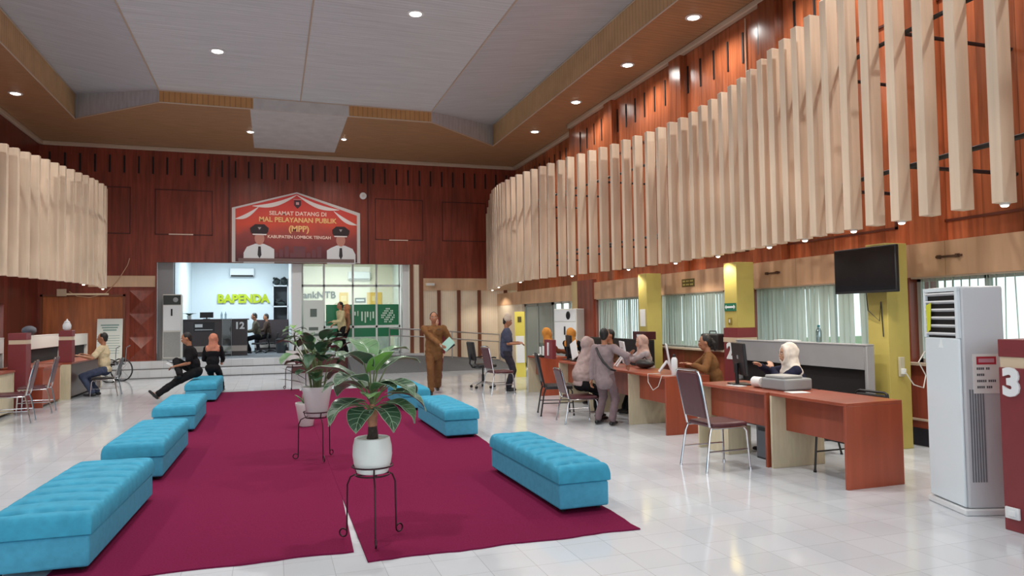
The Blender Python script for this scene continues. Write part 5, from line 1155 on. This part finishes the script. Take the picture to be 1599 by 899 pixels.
    if shirt:
        c = MB(); gs = .013 * s * loose
        c.ell(P + T * .36 * s, (.155 * s * wide + gs, .108 * s + gs, .175 * s), M).ell(P + T * .17 * s, (.145 * s * wide + gs, .108 * s + gs, .17 * s), M)
        c.ell(P - T * (hem - .1) * .6 * s, (.158 * s + gs, .118 * s + gs, (.11 + max(0, hem - .1) * .5) * s), M).cap(shL - T * .005, shR - T * .005, .055 * s + gs * .5, .055 * s + gs * .5)
        if hem > .13: c.cap(P + T * .3 * s, P - T * (hem - .19) * s, .14 * s * wide + gs, .16 * s + gs, 16, .76, F)
        c.cap(N - T * .075 * s, N - T * .015 * s, .07 * s, .058 * s)
        for a, e, w_ in ((shL, elL, LH), (shR, elR, RH)):
            if sleeves == 'long': c.cap(a, e, .052 * s + gs, .042 * s + gs).cap(e, w_ - (w_ - e).normalized() * .015, .042 * s + gs, .03 * s + gs)
            else: c.cap(a, a + (e - a) * .72, .054 * s + gs, .05 * s + gs)
        grown(c, 'shirt', shirt, t, .012, 3)
        if not scarf:
            cl = MB(); cl.tube([N - T * .012 * s + (Rr * math.cos(a) * .062 + F * math.sin(a) * .06) * s for a in [2 * PI * j / 16 for j in range(16)]], .012 * s, 6, closed=True); cl.build('collar', shirt, t, smooth=2)
    if trousers:
        c = MB(); gs = .012 * s * loose
        c.ell(P - T * .01 * s, (.15 * s + gs, .112 * s + gs, .115 * s), M)
        for h, kn, an in ((hpL, knL, anL), (hpR, knR, anR)):
            c.cap(h, kn, .08 * s + gs, .056 * s + gs).cap(kn, an + (kn - an).normalized() * .02, .056 * s + gs, .046 * s + gs)
        grown(c, 'trousers', trousers, t, .012, 3)
    if skirt:
        c = MB(); c.ell(P, (.16 * s, .125 * s, .12 * s), M); mid = (knL + knR) / 2; bot = (anL + anR) / 2
        c.cap(P, mid, .15 * s, .14 * s).cap(mid, bot, .14 * s, .17 * s, 16); grown(c, 'skirt', skirt, t, .014, 3)
    if shoes:
        for an, tv in ((anL, tl[0]), (anR, tl[1])):
            tv = V(tv).normalized(); uz = (up - tv * up.dot(tv)).normalized(); c = MB()
            hl = an - uz * .048 * s
            c.cap(hl - tv * .035 * s, hl + tv * .145 * s, .04 * s, .033 * s, 12, .85, uz).cap(an - uz * .02 * s, hl + tv * .03 * s, .043 * s, .038 * s)
            so_ = grown(c, 'shoe', shoes, t, .009, 2)
    # --- hair, scarf or cap
    if scarf:
        c = MB(); c.ell(hw((0, -.046, .022)), (.104 * s, .114 * s, .124 * s), HM, 20, 14)
        c.tube([hw((.08 * math.cos(a), .04 - .015 * math.sin(a), -.008 + .108 * math.sin(a))) for a in [2 * PI * j / 24 for j in range(24)]], .026 * s, 8, closed=True)
        c.cap(hw((0, -.035, -.05)), N - T * .05 * s, .095 * s, .125 * s).cap(N - T * .06 * s - Rr * .11 * s, N - T * .06 * s + Rr * .11 * s, .085 * s, .085 * s)
        c.ell(N - T * (.1 + .1 * scarf_long) * s + F * .02 * s, (.185 * s, .14 * s, (.13 + .14 * scarf_long) * s), M)
        if scarf_long: c.cap(N - T * .02 * s - F * .01, N - T * .36 * s, .13 * s, .2 * s)
        grown(c, 'headscarf', scarf, t, .011, 3)
    elif hair:
        c = MB(); c.ell(hw((0, -.026, .028)), (.08 * s, .092 * s, .1 * s), HM, 20, 14).ell(hw((0, -.06, -.03)), (.064 * s, .045 * s, .06 * s), HM)
        if bun: c.cap(hw((0, -.105, .02)), hw((0, -.135, -.03)), .032 * s, .036 * s).cap(hw((0, -.135, -.03)), hw((0, -.13, -.14)), .03 * s, .016 * s)
        grown(c, 'hair', hair, t, .009, 2)
        if bun: MB().ell(hw((.03, -.11, .02)), (.03 * s, .025 * s, .035 * s), HM).build('hair_clip', mat('clip_pink', (200, 180, 186), .4), t, smooth=2)
    if cap:
        c = MB(); c.cap(hw((0, -.02, .045)), hw((0, -.02, .1)), .094 * s, .084 * s, 18); grown(c, 'cap', cap, t, .01, 2)
    return dict(root=t, LH=LH + O, RH=RH + O, N=N + O, hw=lambda v: hw(v) + O, T=T, F=F, R=Rr, P=P + O)

KHAKI = cloth('khaki_uniform', (124, 86, 52)); KHAKI_D = cloth('khaki_trousers', (112, 76, 46)); BLK = cloth('black', (24, 23, 26)); DKSHOE = mat('dark_shoe', (24, 22, 24), .4)
MAUVE = cloth('mauve', (176, 154, 150)); MAUVE_D = cloth('mauve_grey', (128, 112, 114)); NAVY = cloth('navy', (38, 40, 62)); SLATE = cloth('slate', (74, 78, 98))
# walking man in khaki with a mint folder
p = person('person in khaki uniform walking past the benches, holding mint papers', .003, (3.17, 14.55, .872), math.radians(-98), 1.7, lean=.02, pitch=.05,
           LH=(3.42, 14.30, 1.05), RH=(3.2, 14.2, 1.04), LF=(3.3, 14.85, .03), RF=(3.06, 14.36, .003), shirt=KHAKI, sleeves='long', trousers=KHAKI_D, shoes=DKSHOE, hem=.18, loose=1.5, wide=1.08, nL=(0, 0, -1), nR=(1, .2, 0))
O = p['P'] * 0 + V((3.17, 14.55, .003)); Bm = Matrix((p['R'], p['F'], p['T'])).transposed()
for q in (-1, 1):
    c = p['P'] - O + p['T'] * .4 + p['R'] * q * .085 + p['F'] * .137; b = MB(); b.obox(c, (.1, .012, .11), Bm); b.build('chest_pocket', KHAKI_D, p['root'], bevel=.004)
    b = MB(); b.obox(p['P'] - O + p['T'] * .53 + p['R'] * q * .13, (.11, .05, .012), Bm); b.build('epaulette', KHAKI_D, p['root'], bevel=.003)
b = MB(); b.obox(p['P'] - O + p['T'] * .46 - p['R'] * .09 + p['F'] * .135, (.07, .008, .018), Bm); b.build('name_tag', BLACK, p['root'])
t = thing('folder', 'mint green folded papers in the khaki walker\'s hand', 'papers', (3.36, 14.13, 1.0)); b = MB(); b.obox((0, 0, .03), (.26, .012, .17), Matrix.Rotation(-.75, 3, 'Y')); b.build('sheets', mat('mint_paper', (176, 220, 206), .5), t); b = MB(); b.obox((.02, .012, .0), (.24, .008, .15), Matrix.Rotation(-.6, 3, 'Y')); b.build('dark_cover', BLACK, t)
person('person in dark maroon dress walking hidden behind the khaki walker', .003, (3.52, 15.9, .82), math.radians(-95), 1.58, shirt=cloth('maroon_dress', (104, 42, 46)), trousers=cloth('maroon_dress', (104, 42, 46)), skirt=cloth('maroon_dress', (104, 42, 46)), shoes=WHITE, scarf=cloth('maroon_scarf', (98, 44, 46)), female=True, skin=SKIN_L, RF=(3.36, 15.9, .003), LF=(3.62, 16.1, .003))
# capped man at desk 1
person('person in slate T-shirt and pale cap standing at desk 1', .003, (4.70, 14.42, .82), math.radians(-20), 1.6, lean=.03, pitch=.25, LH=(4.93, 14.42, 1.02), RH=(4.9, 14.24, 1.0), shirt=SLATE, sleeves='short', trousers=cloth('dark_slate', (52, 50, 58)), shoes=DKSHOE, cap=mat('cap_pale', (196, 178, 160), .8), hem=.15, LF=(4.76, 14.52, .003), RF=(4.7, 14.3, .003), loose=1.5, wide=1.1)
# officers with orange headscarves
ORG = cloth('orange', (214, 146, 70))
for x, y, lab, hd in ((5.66, 14.42, 'person in orange headscarf seated behind desk 1, nearer the far door', math.radians(-10)), (5.86, 13.62, 'person in orange headscarf seated behind the number 1 block, back turned', math.radians(40))):
    person(lab, .003, (x, y, .585), hd, 1.5, scarf=ORG, shirt=cloth('dark_red_jacket', (120, 66, 44)) if hd < 0 else BLK, trousers=BLK, shoes=DKSHOE, female=True, skin=SKIN_L, LH=(x + .38 * math.cos(hd) - .1 * math.sin(hd), y + .38 * math.sin(hd) + .1 * math.cos(hd) , .8), RH=(x + .38 * math.cos(hd) + .1 * math.sin(hd), y + .38 * math.sin(hd) - .1 * math.cos(hd), .78),
           LF=(x + .42 * math.cos(hd) - .1 * math.sin(hd), y + .42 * math.sin(hd) + .1 * math.cos(hd), .003), RF=(x + .42 * math.cos(hd) + .1 * math.sin(hd), y + .42 * math.sin(hd) - .1 * math.cos(hd), .003), voxel=.012)
# seated woman, long mauve scarf, and the standing child
person('person in long mauve headscarf seated with back turned on the chrome chair', .003, (4.36, 9.79, .55), math.radians(12), 1.46, lean=.28, pitch=.05, scarf=MAUVE, scarf_long=1, shirt=MAUVE, trousers=BLK, shoes=DKSHOE, female=True, skin=SKIN_L, LH=(4.72, 10.05, .84), RH=(4.7, 9.72, .66), LF=(4.72, 10.0, .003), RF=(4.62, 9.72, .003))
p = person('person, a child in grey long-sleeved outfit, standing with one hand on the desk', .003, (4.5, 9.3, .70), math.radians(35), 1.41, lean=.04, head=math.radians(50), pitch=.1, RH=(4.78, 9.13, .88), LH=(4.33, 9.4, .56), re=(.2, -.9, -.2), shirt=cloth('mauve_shirt', (142, 126, 128)), trousers=cloth('mauve_trousers', (118, 100, 104)), shoes=BLACK, hem=.22, loose=1.3, LF=(4.44, 9.42, .003), RF=(4.56, 9.2, .003))
t = p['root']; O = V(t.location)
MB().tube([p['N'] - O - p['R'] * .09 - p['T'] * .045 - p['F'] * .075, p['N'] - O - p['R'] * .02 - p['T'] * .13 - p['F'] * .135, p['P'] - O + p['T'] * .2 + p['R'] * .06 - p['F'] * .14, p['P'] - O + p['T'] * .1 + p['R'] * .15 - p['F'] * .09, p['P'] - O + p['T'] * .08 + p['R'] * .175], .016, 6).build('shoulder_strap', BLACK_VINYL, t, smooth=True)
# clerks behind the desks
def clerk(lab, x, y, hd, H, zp=.60, reach=.4, spread=.12, hz=.86, **k):
    f = (math.cos(hd), math.sin(hd)); r_ = (math.sin(hd), -math.cos(hd))
    q = lambda a, c, z: (x + f[0] * a + r_[0] * c, y + f[1] * a + r_[1] * c, z)
    k.setdefault('le', (-r_[0] - f[0] * .4, -r_[1] - f[1] * .4, -.5)); k.setdefault('re', (r_[0] - f[0] * .4, r_[1] - f[1] * .4, -.5)); k.setdefault('curl', .25)
    k.setdefault('LH', q(reach, -spread, hz)); k.setdefault('RH', q(reach, spread, hz))
    return person(lab, .003, (x, y, zp), hd, H, LF=q(.44, -.1, .003), RF=q(.44, .1, .003), trousers=k.pop('trousers', BLK), shoes=DKSHOE, **k)
clerk('person with short dark hair seated behind the white screen, clerk', 5.78, 11.5, math.radians(180), 1.55, zp=.585, lean=.2, shirt=cloth('brown_shirt', (110, 78, 56)), voxel=.012)
clerk('person in dusty pink headscarf seated behind the desk with handbag', 5.78, 10.22, math.radians(170), 1.42, zp=.565, scarf=cloth('dusty_pink', (196, 164, 152)), shirt=cloth('pale_grey', (176, 166, 168)), female=True, skin=SKIN_L, lean=.32, pitch=.15, voxel=.012, LH=(5.46, 10.44, .94), RH=(5.46, 10.28, .94))
clerk('person in brown uniform with dark ponytail seated at the bottle desk', 5.77, 8.40, math.radians(150), 1.5, zp=.575, shirt=KHAKI, trousers=KHAKI_D, female=True, skin=SKIN, bun=True, lean=.28, pitch=.15, hem=.12, LH=(5.40, 8.42, .87), RH=(5.42, 8.62, .87))
clerk('person in white headscarf and navy top leaning toward the black monitor', 5.70, 6.62, math.radians(165), 1.45, zp=.545, scarf=cloth('white_scarf', (236, 226, 214)), shirt=NAVY, female=True, skin=SKIN_L, lean=.4, pitch=.1, LH=(5.36, 6.74, .93), RH=(5.36, 6.95, .95))
# cream-shirted man at the far counter
person('person in cream short-sleeved shirt and jeans seated at the dark brown counter', .003, (-3.42, 17.45, .55), math.radians(178), 1.68, lean=.08, pitch=.08, LH=(-3.83, 17.2, .87), RH=(-3.8, 17.62, .87), LF=(-3.62, 17.3, .003), RF=(-3.58, 17.55, .003), shirt=cloth('cream', (214, 196, 160)), sleeves='short', trousers=cloth('jeans', (66, 74, 96)), shoes=DKSHOE, lk=(-1, 0, 1.2), rk=(-1, 0, 1.2))
# two people back to back on the bench
p = person('person in black seated on the bench, one leg stretched out, reading papers', .003, (-1.46, 15.7, .56), math.radians(185), 1.68, lean=.24, pitch=.35, LH=(-1.79, 15.52, .69), RH=(-1.75, 15.8, .72), LF=(-2.17, 15.25, .04), RF=(-1.72, 15.42, .44), toes=((-.7, -.3, .75), (-.4, -1, .1)), shirt=BLK, sleeves='short', trousers=BLK, shoes=DKSHOE, rk=(-.3, .8, .7), loose=1.5)
t = thing('paper_sheet', 'white papers held by the person in black on the bench', 'papers', (-1.87, 15.66, .7)); b = MB(); b.obox((-.02, 0, .0), (.2, .26, .008), Matrix.Rotation(.5, 3, 'Y')); b.build('sheet', PAPER, t); b = MB(); b.obox((-.04, .0, .06), (.16, .08, .01), Matrix.Rotation(.5, 3, 'Y')); b.build('phone', BLACK, t)
person('person in salmon headscarf and black top seated behind the one in black', .003, (-1.22, 16.74, .56), math.radians(80), 1.5, lean=.1, pitch=.2, scarf=cloth('salmon', (200, 134, 110)), shirt=BLK, trousers=BLK, shoes=DKSHOE, female=True, skin=SKIN_L, LF=(-1.3, 17.25, .003), RF=(-1.05, 17.25, .003), LH=(-1.3, 17.05, .68), RH=(-1.05, 17.05, .68))
# people beyond the opening
office_chair((-.42, 26.0, .46), PI, 'black office chair under the bareheaded man at the counter', False, zs=.66)
person('person in dark olive shirt seated at the counter numbered 12', .463, (-.46, 26.0, 1.035), math.radians(185), 1.68, lean=.18, pitch=.25, LH=(-.86, 25.85, 1.2), RH=(-.82, 26.1, 1.2), LF=(-.8, 25.9, .463), RF=(-.72, 26.1, .463), shirt=cloth('olive', (88, 82, 68)), trousers=BLK, shoes=DKSHOE, voxel=.012)
office_chair((-.1, 26.75, .46), PI, 'black office chair beside the divider, behind the olive shirt', False, zs=.66)
person('person with dark hair seated just behind the olive shirt', .463, (-.14, 26.75, 1.035), math.radians(185), 1.62, lean=.1, pitch=.2, LH=(-.5, 26.6, 1.2), RH=(-.5, 26.8, 1.2), LF=(-.45, 26.65, .463), RF=(-.45, 26.85, .463), shirt=cloth('dark_brown', (70, 56, 48)), trousers=BLK, shoes=DKSHOE, voxel=.012)
p = person('person in cream jacket and black trousers standing before the bank glass', .463, (2.06, 22.78, 1.32), math.radians(200), 1.66, lean=.1, pitch=.1, LH=(1.76, 22.6, 1.5), RH=(1.82, 22.88, 1.42), shirt=cloth('cream_jacket', (206, 194, 150)), trousers=BLK, shoes=DKSHOE, hem=.14, voxel=.012)
person('person in tan headscarf standing just behind the cream jacket', .463, (2.22, 23.16, 1.27), math.radians(200), 1.58, shirt=cloth('tan_top', (160, 116, 90)), trousers=BLK, shoes=DKSHOE, scarf=cloth('tan_scarf', (190, 130, 92)), female=True, skin=SKIN_L, voxel=.012)
